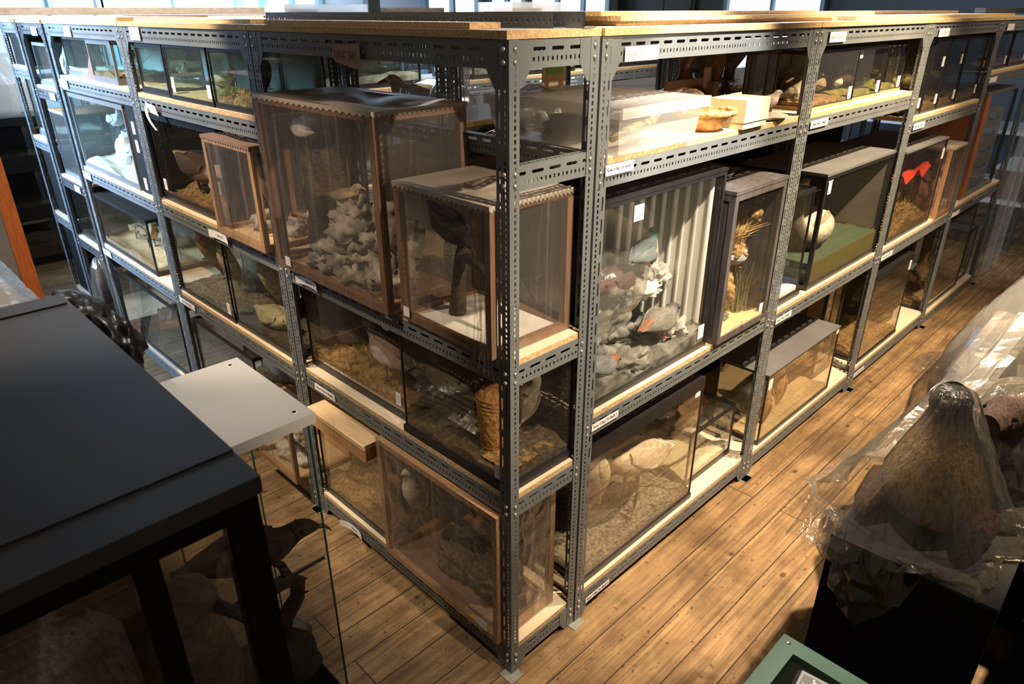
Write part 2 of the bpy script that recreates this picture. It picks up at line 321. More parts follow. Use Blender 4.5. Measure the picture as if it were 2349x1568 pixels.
def floor_material():
    m, nt, N, out, L = mat('old pine boards')
    tc = N('TexCoord'); mp = N('Mapping', Location=(0.35, 0.107 + 0.135 * 20, 0)); L(tc.outputs['Object'], mp.inputs[0])
    br = nt.nodes.new('ShaderNodeTexBrick'); br.offset = 0.37; br.squash = 1.0
    br.inputs['Scale'].default_value = 1; br.inputs['Brick Width'].default_value = 2.9; br.inputs['Row Height'].default_value = 0.135
    br.inputs['Mortar Size'].default_value = 0.0022; br.inputs['Mortar Smooth'].default_value = 0.2; br.inputs['Bias'].default_value = 0.0
    br.inputs['Color1'].default_value = (0, 0, 0, 1); br.inputs['Color2'].default_value = (1, 1, 1, 1); br.inputs['Mortar'].default_value = (0.5, 0.5, 0.5, 1)
    L(mp.outputs[0], br.inputs['Vector'])
    # per-board shift of the grain
    sep = N('SeparateXYZ'); L(tc.outputs['Object'], sep.inputs[0])
    sh = N('Math', operation='MULTIPLY'); sh.inputs[1].default_value = 7.0; L(br.outputs['Color'], sh.inputs[0])
    ax = N('Math', operation='ADD'); L(sep.outputs[0], ax.inputs[0]); L(sh.outputs[0], ax.inputs[1])
    cb = N('CombineXYZ'); L(ax.outputs[0], cb.inputs[0]); L(sep.outputs[1], cb.inputs[1]); L(sh.outputs[0], cb.inputs[2])
    g1 = N('Mapping', Scale=(1.1, 24, 1)); L(cb.outputs[0], g1.inputs[0])
    n1 = N('TexNoise', Scale=1.6, Detail=7, Distortion=1.4); L(g1.outputs[0], n1.inputs['Vector'])
    base = ramp(nt, n1.outputs[0], [(0.30, (0.165, 0.098, 0.044)), (0.5, (0.28, 0.172, 0.082)), (0.72, (0.41, 0.275, 0.138))], L)
    # tone of each board
    hs = N('HueSaturation'); L(base, hs.inputs['Color'])
    tv = N('MapRange'); tv.inputs[3].default_value = 0.82; tv.inputs[4].default_value = 1.18; L(br.outputs['Color'], tv.inputs[0]); L(tv.outputs[0], hs.inputs['Value'])
    # wear and grime
    n2 = N('TexNoise', Scale=2.2, Detail=8, Roughness=0.68); L(tc.outputs['Object'], n2.inputs['Vector'])
    gr = ramp(nt, n2.outputs[0], [(0.40, (0.36, 0.33, 0.31)), (0.58, (1, 1, 1))], L)
    mu = N('MixRGB', blend_type='MULTIPLY'); mu.inputs[0].default_value = 0.8; L(hs.outputs[0], mu.inputs[1]); L(gr, mu.inputs[2])
    # knots and nail marks
    vo = N('TexVoronoi', Scale=6.0); mv = N('Mapping', Scale=(0.6, 1, 1)); L(cb.outputs[0], mv.inputs[0]); L(mv.outputs[0], vo.inputs['Vector'])
    kn = ramp(nt, vo.outputs['Distance'], [(0.045, (0.10, 0.055, 0.03)), (0.085, (1, 1, 1))], L)
    mu2 = N('MixRGB', blend_type='MULTIPLY'); mu2.inputs[0].default_value = 0.75; L(mu.outputs[0], mu2.inputs[1]); L(kn, mu2.inputs[2])
    n3 = N('TexNoise', Scale=38, Detail=3); L(tc.outputs['Object'], n3.inputs['Vector'])
    sp = ramp(nt, n3.outputs[0], [(0.30, (0.25, 0.2, 0.17)), (0.37, (1, 1, 1))], L)
    mu3 = N('MixRGB', blend_type='MULTIPLY'); mu3.inputs[0].default_value = 0.8; L(mu2.outputs[0], mu3.inputs[1]); L(sp, mu3.inputs[2])
    gap = N('MixRGB', blend_type='MIX'); L(br.outputs['Fac'], gap.inputs[0]); L(mu3.outputs[0], gap.inputs[1]); gap.inputs[2].default_value = (0.012, 0.008, 0.006, 1)
    p = N('BsdfPrincipled', Roughness=0.55); p.inputs['Specular IOR Level'].default_value = 0.35
    L(gap.outputs[0], p.inputs['Base Color'])
    bp = N('Bump', Strength=0.35, Distance=0.004); inv = N('Math', operation='SUBTRACT'); inv.inputs[0].default_value = 1.0; L(br.outputs['Fac'], inv.inputs[1])
    ad = N('Math', operation='ADD'); sc = N('Math', operation='MULTIPLY'); sc.inputs[1].default_value = 0.25; L(n1.outputs[0], sc.inputs[0]); L(inv.outputs[0], ad.inputs[0]); L(sc.outputs[0], ad.inputs[1])
    L(ad.outputs[0], bp.inputs['Height']); L(bp.outputs[0], p.inputs['Normal'])
    L(p.outputs[0], out.inputs[0]); return m
M['floor'] = floor_material()
# ------------------------------------------------------------------ the room
def struct(name, mb, mats):
    o = mb.build(name, mats); o['kind'] = 'structure'; return o
m_ = MB(); m_.box(-6, 11, -5, 8.5, -0.03, 0.0); struct('floor', m_, M['floor'])
def window(n, axis, at, a0, a1, z0, z1, bars=1):
    """a bright window set in a wall: frame, mullions and a daylight pane"""
    m = MB(); t = 0.06; th = 0.12
    def b(p0, p1, q0, q1):
        if axis == 'y': m.box(p0, p1, at - th, at, q0, q1)
        else: m.box(at - th, at, p0, p1, q0, q1)
    b(a0 - t, a0, z0 - t, z1 + t); b(a1, a1 + t, z0 - t, z1 + t); b(a0, a1, z0 - t, z0); b(a0, a1, z1, z1 + t)
    for k in range(bars):
        c = a0 + (a1 - a0) * (k + 1) / (bars + 1); b(c - 0.02, c + 0.02, z0, z1)
    zc = (z0 + z1) / 2; b(a0, a1, zc - 0.02, zc + 0.02)
    o = struct('window_%d' % n, m, M['winframe'])
    p = MB()
    if axis == 'y': p.box(a0, a1, at - 0.03, at - 0.02, z0, z1)
    else: p.box(at - 0.03, at - 0.02, a0, a1, z0, z1)
    p.build('window_pane', M['day'], o)
    return o
def wall(name, axis, at, a0, a1, holes, zt=3.4, mt='wallblue'):
    m = MB(); th = 0.2; cur = a0
    def b(p0, p1, q0, q1):
        if p1 - p0 < 1e-4: return
        if axis == 'y': m.box(p0, p1, at, at + th, q0, q1)
        else: m.box(at, at + th, p0, p1, q0, q1)
    for h0, h1, z0, z1 in sorted(holes):
        b(cur, h0, 0, zt); b(h0, h1, 0, z0); b(h0, h1, z1, zt); cur = h1
    b(cur, a1, 0, zt); return struct(name, m, M[mt])
wall('wall_back', 'y', 7.0, -4.5, 9.7, [])
wall('wall_right', 'x', 9.5, -2.5, 7.0, [], mt='wallslate')
for k, (a, b_, bars) in enumerate(((0.87, 1.22, 0), (1.32, 2.62, 1), (2.98, 3.62, 1), (5.27, 6.15, 1), (6.42, 7.1, 1), (7.25, 9.1, 2))): window(k + 1, 'y', 7.0, a, b_, 0.9, 2.95, bars)
window(7, 'x', 9.5, 3.42, 4.85, 0.6, 2.95, 1)
m_ = MB(); m_.box(9.44, 9.5, 5.45, 6.55, 0.0, 2.9); m_.box(9.42, 9.44, 5.5, 6.0, 0.2, 2.8); m_.box(9.42, 9.44, 6.02, 6.5, 0.2, 2.8); struct('door_1', m_, M['wallslate'])

# ------------------------------------------------------------------ slotted angle shelving
def perf(m, L, rows, f, n, th=0.002, thick=True, mi=0):
    """plate of length L: rows = (v0, v1, holes(uc, vc, hu, hv)); f(u, v) -> point, n = plate normal"""
    n = Vector(n) * th
    def q(pts):
        vs = [Vector(f(u, v)) for u, v in pts]
        if thick:
            k = len(vs); m.add(vs + [p - n for p in vs], [tuple(range(k)), tuple(range(2*k - 1, k - 1, -1))], mi)
        else: m.add(vs, [tuple(range(len(vs)))], mi)
    for v0, v1, holes in rows:
        if not holes: q([(0, v0), (L, v0), (L, v1), (0, v1)]); continue
        bnd = [0.0] + [(a[0] + b[0]) / 2 for a, b in zip(holes, holes[1:])] + [L]
        for (uc, vc, hu, hv), a, b in zip(holes, bnd, bnd[1:]):
            c = min(hu, hv) * 0.55
            ring = [(uc - hu, vc - hv + c), (uc - hu + c, vc - hv), (uc + hu - c, vc - hv), (uc + hu, vc - hv + c), (uc + hu, vc + hv - c), (uc + hu - c, vc + hv), (uc - hu + c, vc + hv), (uc - hu, vc + hv - c)]
            out = [(a, v0), (uc - hu, v0), (uc + hu, v0), (b, v0), (b, v1), (uc + hu, v1), (uc - hu, v1), (a, v1)]
            vs = [Vector(f(*p)) for p in out + ring]
            fs = [(i, (i + 1) % 8, 8 + (i + 1) % 8, 8 + i) for i in range(8)]
            if thick:
                vs += [p - n for p in vs]
                fs += [(16 + i, 24 + i, 24 + (i + 1) % 8, 16 + (i + 1) % 8) for i in range(8)]
                fs += [(8 + i, 8 + (i + 1) % 8, 24 + (i + 1) % 8, 24 + i) for i in range(8)]
            m.add(vs, fs, mi)
def small_row(L, v0, v1, vc, p=0.0162, s=0.0):
    h = []; u = 0.014 + s; k = 0
    while u < L - 0.008:
        h.append((u, vc, *((0.0036, 0.0050) if k % 2 == 0 else (0.0023, 0.0062)))); u += p; k += 1
    return (v0, v1, h)
def small_row_v(L, v0, v1, vc, p=0.0162):
    h = []; u = 0.012; k = 0
    while u < L - 0.008:
        h.append((u, vc, *((0.0042, 0.0038) if k % 2 == 0 else (0.0062, 0.0036)))); u += p; k += 1
    return (v0, v1, h)
def slot_row(L, v0, v1, vc, hv=0.0042, p=0.064, l=0.021, s=0.034):
    h = []; u = s
    while u < L - 0.02: h.append((u, vc, l, hv)); u += p
    return (v0, v1, h)
_mc = {}
def post_mesh(sx, sy, H, mat_):
    """angle upright at the origin; wide flange along sx*X, narrow flange along sy*Y"""
    key = ('post', sx, sy, H, mat_)
    if key in _mc: return _mc[key]
    m = MB()
    perf(m, H, [small_row_v(H, 0, 0.024, 0.015), slot_row(H, 0.024, 0.046, 0.034, 0.0035)], lambda u, v: (sx * v, 0, u), (0, -sy, 0))
    perf(m, H, [small_row_v(H, 0, 0.034, 0.019)], lambda u, v: (0, sy * v, u), (-sx, 0, 0))
    _mc[key] = m.mesh('post', M[mat_]); return _mc[key]
def beam_mesh(L, mat_, lip=0.028, solid=False):
    """beam along +X, face at y=0 hanging from z=0 down, lip going back at the top"""
    key = ('beam', round(L, 3), mat_, lip, solid)
    if key in _mc: return _mc[key]
    m = MB(); hgt = 0.062
    if solid: m.box(0, L, 0, 0.002, -hgt, 0)
    else: perf(m, L, [slot_row(L, 0.0, 0.031, 0.020), small_row(L, 0.031, hgt, 0.042)], lambda u, v: (u, 0, -v), (0, -1, 0))
    if not solid:
        perf(m, L, [small_row(L, 0, lip, 0.014)], lambda u, v: (u, v, 0), (0, 0, 1), thick=False)
    else: m.box(0, L, 0, lip, -0.002, 0)
    _mc[key] = m.mesh('beam', M[mat_]); return _mc[key]
def bolt_mesh():
    if 'bolt' not in _mc:
        m = MB(); prof = [(0.0066, 0), (0.0064, 0.0018), (0.005, 0.0038), (0.0025, 0.0048), (0.0004, 0.005)]
        m.lathe(prof, 10); m.box(-0.0052, 0.0052, -0.0007, 0.0007, 0.003, 0.0052)
        me = m.mesh('bolt', M['bolt']); me.transform(Matrix.Rotation(PI / 2, 4, 'X')); _mc['bolt'] = me
    return _mc['bolt']
def text(parent, s, loc, size, rot, mt, name='lettering'):
    c = bpy.data.curves.new(name, 'FONT'); c.body = s; c.size = size; c.align_x = 'CENTER'; c.align_y = 'CENTER'; c.extrude = 0.0002
    c.resolution_u = 3; tmp = bpy.data.objects.new(name, c); me = bpy.data.meshes.new_from_object(tmp); bpy.data.objects.remove(tmp); bpy.data.curves.remove(c)
    me.materials.clear(); me.materials.append(M[mt]); o = bpy.data.objects.new(name, me); link(o, parent); o.location = loc; o.rotation_euler = rot; return o
def paper_label(parent, x, z, w, h, s, size=None, mt='ink', y=-0.004, tilt=0.0, curl=0.0, name='paper_label'):
    m = MB(); m.grid(8, 1, lambda a, b: (w * (a - 0.5), -0.0012 - curl * (2*abs(a - 0.5))**3, h * (b - 0.5)))
    m.grid(8, 1, lambda a, b: (w * (0.5 - a), -0.0004 - curl * (2*abs(a - 0.5))**3, h * (b - 0.5)))
    o = m.build(name, M['label'], parent, (x, y, z), (0, tilt, 0))
    if s: text(o, s, (0, -0.0018, 0), size or h * 0.62, (PI / 2, 0, 0), mt)
    return o
def bay(label, loc, rz, w, d, levels, H=2.0, mat_='steel', detail=True, ends='', nofront=(), labels=(), board_d=None, bolts=True, group='slotted angle shelving bays', topboard=True, feet=True, backs=True):
    """one bay of shelving; local X along the front, Y into the depth; ends: 'l'/'r' = side frames with visible beams"""
    t = thing('shelving_bay', label, 'shelving', loc, rz, group)
    for px, py, sx, sy in ((0, 0, 1, 1), (w, 0, -1, 1), (0, d, 1, -1), (w, d, -1, -1)):
        inst('post', post_mesh(sx, sy, H, mat_), t, (px, py, 0))
    zs = ([H - 0.001] if topboard else []) + list(levels)
    for z in zs:
        if z not in nofront: inst('front_beam', beam_mesh(w - 0.008, mat_), t, (0.004, 0.0025, z))
        if backs: inst('back_beam', beam_mesh(w - 0.008, mat_, solid=not detail), t, (w - 0.004, d - 0.0025, z), PI)
        if 'r' in ends: inst('end_beam', beam_mesh(d - 0.008, mat_), t, (w - 0.0025, 0.004, z), PI / 2)
        if 'l' in ends: inst('end_beam', beam_mesh(d - 0.008, mat_), t, (0.0025, d - 0.004, z), -PI / 2)
        if z not in nofront:
            b = MB(); y0 = 0.004; bt = 0.018
            if z == H - 0.001: b.box(0.0, w, -0.006, d + 0.004, z + 0.002, z + bt + 0.002, 0, top=1)
            else: b.box(0.005, w - 0.005, y0, d - 0.005, z + 0.0005, z + bt, 0, top=1)
            b.build('shelf_board', [M['chip'], M['top'] if z == H - 0.001 else M['board']], t)
    if detail and bolts:
        bm = bolt_mesh()
        for z in zs:
            for x in (0.018, w - 0.018):
                for dz in (0.018, 0.046): inst('bolt', bm, t, (x, -0.0002, z - dz))
            if 'r' in ends:
                for y in (0.019, d - 0.019):
                    for dz in (0.018, 0.046):
                        inst('bolt', bm, t, (w + 0.0002, y, z - dz), PI / 2)
    for z in ([H - 0.001] if detail else []) + [levels[-1]]:
        sg = 1 if z > 1 else -1
        for x, s in ((0.004, 1), (w - 0.004, -1)):
            g = MB(); zz = z - 0.062 + (0.016 if sg > 0 else 0.05)
            pts = [(x, 0.0012, z), (x + s*0.075, 0.0012, z), (x + s*0.075, 0.0012, z - 0.060), (x + s*0.046, 0.0012, z - 0.105), (x, 0.0012, z - 0.105)] 
            g.add(pts, [tuple(range(5)) if s > 0 else tuple(range(5))[::-1]]); g.add([(p[0], 0.0022, p[2]) for p in pts], [tuple(range(5))])
            g.build('gusset_plate', M[mat_], t)
        if 'r' in ends:
            for y, s in ((0.004, 1), (d - 0.004, -1)):
                g = MB(); pts = [(w - 0.0012, y, z), (w - 0.0012, y + s*0.07, z), (w - 0.0012, y + s*0.07, z - 0.056), (w - 0.0012, y + s*0.042, z - 0.10), (w - 0.0012, y, z - 0.10)]
                g.add(pts, [tuple(range(5))]); g.build('gusset_plate', M[mat_], t)
    if feet:
        for x, y in ((0.0, 0.0), (w, 0.0)):
            f = MB(); f.box(x - 0.03, x + 0.03, y - 0.028, y + 0.03, 0.0, 0.003); f.build('foot_plate', M['footsteel'], t)
    for l in labels: paper_label(t, *l[:5], **(l[5] if len(l) > 5 else {}))
    return t
R9 = -PI / 2
# the row facing the right-hand aisle
bay('grey slotted angle shelving bay with printed 33 labels, holding the frosted tub', (0.325, 0, 0), 0, 1.26, 0.6, (1.676, 0.862, 0.112),
    labels=((0.165, 1.955, 0.15, 0.036, 'Row 4 Bay 33', dict(mt='inkfade')), (0.098, 1.662, 0.128, 0.030, 'Row 4 Bay 33 Shelf 1', dict(size=0.0135)), (0.105, 0.835, 0.14, 0.026, 'Row 4 Bay 33 Shelf 2', dict(size=0.0145)), (0.125, 0.072, 0.14, 0.024, 'Row 4 Bay 33 Shelf 3', dict(size=0.0145))))
bay('grey slotted angle shelving bay with 32 labels, holding the long grey lidded case', (1.59, 0, 0), 0, 1.24, 0.6, (1.676, 0.845, 0.10),
    labels=((0.16, 1.965, 0.15, 0.036, 'Row 4 Bay 32', dict(mt='inkfade')), (0.13, 1.652, 0.16, 0.03, 'Row 4 Bay 32 Shelf 1', dict(size=0.0145)), (0.12, 0.815, 0.15, 0.028, 'Row 4 Bay 32 Shelf 2', dict(size=0.0145))))
bay('grey slotted angle shelving bay holding the case with red cloth in it', (2.835, 0, 0), 0, 1.285, 0.6, (1.54, 0.84, 0.10),
    labels=((0.20, 1.955, 0.16, 0.038, 'Row 4 Bay 31', dict(mt='inkfade')), (0.15, 1.512, 0.17, 0.032, 'Row 4 Bay 31 Shelf 1', dict(size=0.0145)), (0.13, 0.81, 0.17, 0.03, 'Row 4 Bay 31 Shelf 2', dict(size=0.0145)), (0.12, 0.075, 0.16, 0.028, 'Row 4 Bay 31 Shelf 3', dict(size=0.0145))))
bay('grey slotted angle shelving bay holding the tall case with stacked clear drawers', (4.125, 0, 0), 0, 1.24, 0.6, (1.69, 0.845, 0.06),
    labels=((0.2, 1.96, 0.16, 0.038, '', {}), (0.12, 1.66, 0.17, 0.032, '', {}), (0.10, 0.81, 0.17, 0.03, '', {})))
bay('dark far shelving bay at the end of the row, past the stacked drawers', (5.37, 0, 0), 0, 1.2, 0.6, (1.7,), bolts=False, labels=((0.2, 1.96, 0.14, 0.036, '', {}),))
# the end bays facing the left-hand aisle
B34 = bay('dark end bay of shelving at the near corner, BAY 34 tag on its top beam', (0, 1.25, 0), R9, 1.246, 0.32, (1.72, 1.178, 0.725, 0.10), ends='r', nofront=(1.72,),
    labels=((0.19, 1.152, 0.15, 0.03, 'Row 4 Bay 34 Shelf 2', dict(size=0.0145, curl=0.012)), (0.20, 0.695, 0.15, 0.03, 'Row 4 Bay 34 Shelf 3', dict(size=0.0145)), (0.30, 0.062, 0.17, 0.034, 'Row 4 Bay 34 Shelf 4', dict(size=0.0145, curl=0.02))))
m_ = MB(); pts = [(-0.075, 0.012), (-0.066, 0.026), (0.075, 0.034), (0.078, -0.034), (0.062, -0.034), (-0.066, -0.018), (-0.077, -0.006)]
m_.add([(x, -0.008 - 0.006 * (x > 0.05), z) for x, z in pts], [tuple(range(7))[::-1]]); o_ = m_.build('card_tag', M['card'], B34, (0.6, 0.0, 1.945)); text(o_, 'BAY 34', (-0.002, -0.0175, 0), 0.034, (PI/2, 0, 0), 'inkred')
bay('grey middle end bay of shelving holding the dark raptor case', (0, 2.53, 0), R9, 1.272, 0.42, (1.70, 1.195, 0.71, 0.10),
    labels=((0.2, 1.972, 0.12, 0.052, 'Row 3 Bay 35', dict(mt='inkfade', size=0.016)), (0.72, 1.17, 0.19, 0.034, 'Row 3 Bay 35 Shelf 2', dict(size=0.0145, curl=0.008)), (0.12, 0.68, 0.20, 0.032, 'Row 3 Bay 35 Shelf 3', dict(size=0.0145))))
bay('blue lit far end bay of shelving holding the bright silvery case', (0, 3.79, 0), R9, 1.252, 0.42, (1.71, 1.185, 0.69, 0.10),
    labels=((0.45, 1.965, 0.12, 0.05, '', {}), (0.12, 1.685, 0.15, 0.045, '', {}), (0.11, 1.155, 0.14, 0.04, '', {}), (0.10, 0.66, 0.15, 0.036, '', {})))
bay('narrow shelving frame in steel darkened for its unlit face, beyond the blue lit end bay', (0, 4.40, 0), R9, 0.56, 0.42, (1.62, 1.05, 0.62, 0.1), mat_='steel_dark', ends='', labels=((0.38, 1.955, 0.12, 0.045, 'Row 2', dict(mt='inkfade', size=0.02)), (0.40, 1.59, 0.12, 0.04, '', {}), (0.40, 1.02, 0.12, 0.04, '', {})))  # the unlit look of this frame is put into its darker steel
bay('last pale blue shelving bay at the far left edge', (0.0, 4.90, 0), R9, 0.46, 0.42, (1.72, 1.25, 0.70, 0.1), bolts=False)
# the rows behind
for x, w, a in ((0.34, 1.24, 'behind the near corner bay'), (1.6, 1.22, 'second from the corner'), (2.84, 1.28, 'third from the corner')):
    bay('back-to-back shelving bay behind the front row, ' + a, (x + w, 1.245, 0), PI, w, 0.59, (1.70, 1.2, 0.72, 0.10), bolts=False, feet=False, detail=False, group='shelving bays behind the front row')
for x, w, a in ((0.47, 1.24, 'nearest the left face'), (1.73, 1.24, 'in the middle'), (2.98, 1.24, 'furthest along')):
    bay('shelving bay across the inner aisle, ' + a, (x, 2.15, 0), 0, w, 0.6, (1.66, 1.15, 0.68, 0.10), bolts=False, feet=False, detail=False, group='shelving bays across the inner aisle')
for x, w, a in ((0.47, 1.24, 'behind the silvery case'), (1.73, 1.24, 'further right')):
    bay('far shelving bay below the pale fascia, ' + a, (x, 4.0, 0), 0, w, 0.6, (1.66, 1.15, 0.68, 0.10), bolts=False, feet=False, detail=False, group='far shelving bays')
# ------------------------------------------------------------------ display cases
def terrain(w, d, h, seed, rough=0.5, n=18, slope=0.0):
    o = Vector((seed * 2.7, seed * 4.1, seed))
    def f(a, b):
        z = h * (0.5 + rough * noise.noise(Vector((a * 3.5, b * 3.5, 0)) + o) + 0.35 * rough * noise.noise(Vector((a * 11, b * 11, 0)) + o)) + slope * b
        return (a * w, b * d, max(z, 0.001))
    return f
def ground(root, w, d, z, h, mt, seed, inset=0.006, rough=0.5, slope=0.0, name='groundwork'):
    m = MB(); W_, D_ = w - 2 * inset, d - 2 * inset; f = terrain(W_, D_, h, seed, rough, slope=slope); n = 18
    m.grid(n, n, f)
    for e in (lambda a: (a, 0), lambda a: (1, a), lambda a: (1 - a, 1), lambda a: (0, 1 - a)):
        for k in range(n):
            p, q = f(*e(k / n)), f(*e((k + 1) / n))
            m.quad((p[0], p[1], 0), (q[0], q[1], 0), q, p)
    return m.build(name, M[mt], root, (inset, inset, z))
def blades(root, spots, mt, name='dry_grass', seed=1):
    """tufts: spots = (x, y, z, count, length, spread)"""
    r = random.Random(seed); m = MB()
    for x, y, z, n, l, sp in spots:
        for k in range(n):
            a = r.uniform(0, 2 * PI); ln = l * r.uniform(0.5, 1.1); lean = sp * r.uniform(0.2, 1.2); w = 0.0011 + 0.0009 * r.random()
            bx, by = x + 0.018 * r.gauss(0, 1), y + 0.012 * r.gauss(0, 1)
            dx, dy = math.cos(a) * lean, math.sin(a) * lean
            p = [Vector((bx + dx * ln * t * t, by + dy * ln * t * t, z + ln * t * (1 - 0.35 * lean * t))) for t in (0, 0.5, 1)]
            s = Vector((-math.sin(a), math.cos(a), 0)) * w + Vector((0, 0, w * 0.4))
            m.add([p[0] - s, p[0] + s, p[1] + s, p[1] - s, p[2]], [(0, 1, 2, 3), (3, 2, 4)])
    o = m.build(name, M[mt], root); o['kind'] = 'stuff'; return o
def twigs(root, x, y, z, h, n, mt='twig', name='twig_tangle', seed=3, spread=0.5):
    r = random.Random(seed); m = MB()
    def grow(p, d, l, rad, k):
        pts = [p]; 
        for i in range(3):
            d = (d + Vector((r.gauss(0, .25), r.gauss(0, .25), r.gauss(0, .15)))).normalized(); pts.append(pts[-1] + d * l / 3)
        m.tube(pts, [rad, rad * .85, rad * .7, rad * .5], 4)
        if k > 0:
            for _ in range(3): grow(pts[r.choice((1, 2, 3))], (d + Vector((r.gauss(0, .7), r.gauss(0, .7), r.gauss(0, .4)))).normalized(), l * .6, rad * .6, k - 1)
    for _ in range(n): grow(Vector((x + r.gauss(0, .02), y + r.gauss(0, .015), z)), Vector((r.gauss(0, spread), r.gauss(0, spread * .5), 1)).normalized(), h, 0.0022, 2)
    o = m.build(name, M[mt], root); o['kind'] = 'stuff'; return o
def rocks(root, lst, mt, name='modelled_rock', sub=4, fine=0.25):
    for k, (x, y, z, rx, ry, rz_) in enumerate(lst):
        MB().blob((0, 0, 0), (rx, ry, rz_), seed=k + x * 10, amp=0.5, fr=1.5, sub=sub, fine=fine).build(name, M[mt], root, (x, y, z))
def case(label, face, p0, p1, off, d, z, h, frame='black', bar=0.010, base=0.022, lid='glass', back=None, side='glass', gl='glass', front=None, over=0.0, backgl=True, tags=(), name='display_case', cat='display case', group=None, lid_h=0.010, lid_mat=None, rz=0.0, base_mat=None):
    """glazed case; face 'y': front looks to -y and p0..p1 run along x; face 'x': front looks to -x and p0..p1 run along y"""
    w = p1 - p0
    if face == 'y': t = thing(name, label, cat, (p0, off, z), rz, group)
    else: t = thing(name, label, cat, (off, p1, z), R9 + rz, group)
    fm = M[frame]; b = bar
    MB().box(-over, w + over, -over, d + over, 0, base).build('plinth', M[base_mat or frame], t)
    f = MB(); zt = h - lid_h
    for x in (0, w - b):
        for y in (0, d - b): f.box(x, x + b, y, y + b, base, zt)
    for y in (0, d - b):
        f.box(b, w - b, y, y + b, zt - b, zt); f.box(b, w - b, y, y + b, base, base + b * 0.6)
    for x in (0, w - b):
        f.box(x, x + b, b, d - b, zt - b, zt); f.box(x, x + b, b, d - b, base, base + b * 0.6)
    f.build('frame', fm, t)
    if lid == 'glass':
        MB().box(b*.3, w - b*.3, b*.3, d - b*.3, zt, zt + 0.004).build('glass_top', M[gl], t)
        r = MB(); r.box(0, w, 0, b, zt, h); r.box(0, w, d - b, d, zt, h); r.box(0, b, b, d - b, zt, h); r.box(w - b, w, b, d - b, zt, h); r.build('top_rim', fm, t)
    else: MB().box(-0.002, w + 0.002, -0.002, d + 0.002, zt, h).build('lid', M[lid_mat or lid], t)
    def pane(nm, x0, x1, y0, y1, mt): 
        q = MB()
        if y1 - y0 < 1e-5: q.quad((x0, y0, base), (x1, y0, base), (x1, y0, zt), (x0, y0, zt))
        else: q.quad((x0, y0, base), (x0, y1, base), (x0, y1, zt), (x0, y0, zt))
        return q.build(nm, mt, t)
    pane('front_pane', b*.5, w - b*.5, b*.35, b*.35, M[front or gl])
    for x in (b*.35, w - b*.35):
        if side == 'glass': pane('side_pane', x, x, b*.5, d - b*.5, M[gl])
        else: MB().box(x - 0.003, x + 0.003, b*.5, d - b*.5, base, zt).build('side_panel', M[side], t)
    if back: MB().box(b*.5, w - b*.5, d - b*.6, d - b*.3, base, zt).build('back_panel', M[back], t)
    elif backgl: pane('back_pane', b*.5, w - b*.5, d - b*.4, d - b*.4, M[gl])
    for tx, tz, tw, th in tags:
        g = MB(); g.box(-tw/2, tw/2, -0.0012, 0, -th/2, th/2)
        l_ = g.build('paper_tag', M['label'], t, (tx, b*.35 - 0.001, tz))
        pr_ = MB()
        for k in range(3): pr_.box(-tw*.36, tw*(.36 - .2*(k == 2)), -0.0016, -0.0012, th*(.22 - .22*k) - th*.03, th*(.22 - .22*k) + th*.03)
        pr_.build('print', M['inkfade'], l_)
    t['_w'] = w; t['_d'] = d; t['_b'] = base; t['_h'] = h
    return t
def at(t, x, y, z=0.0):
    """a point of a case's inside in world space (z above its floor)"""
    a = t.rotation_euler[2]; l = t.location
    return (l[0] + x * math.cos(a) - y * math.sin(a), l[1] + x * math.sin(a) + y * math.cos(a), l[2] + t['_b'] + z)
def rot(t): return t.rotation_euler[2]
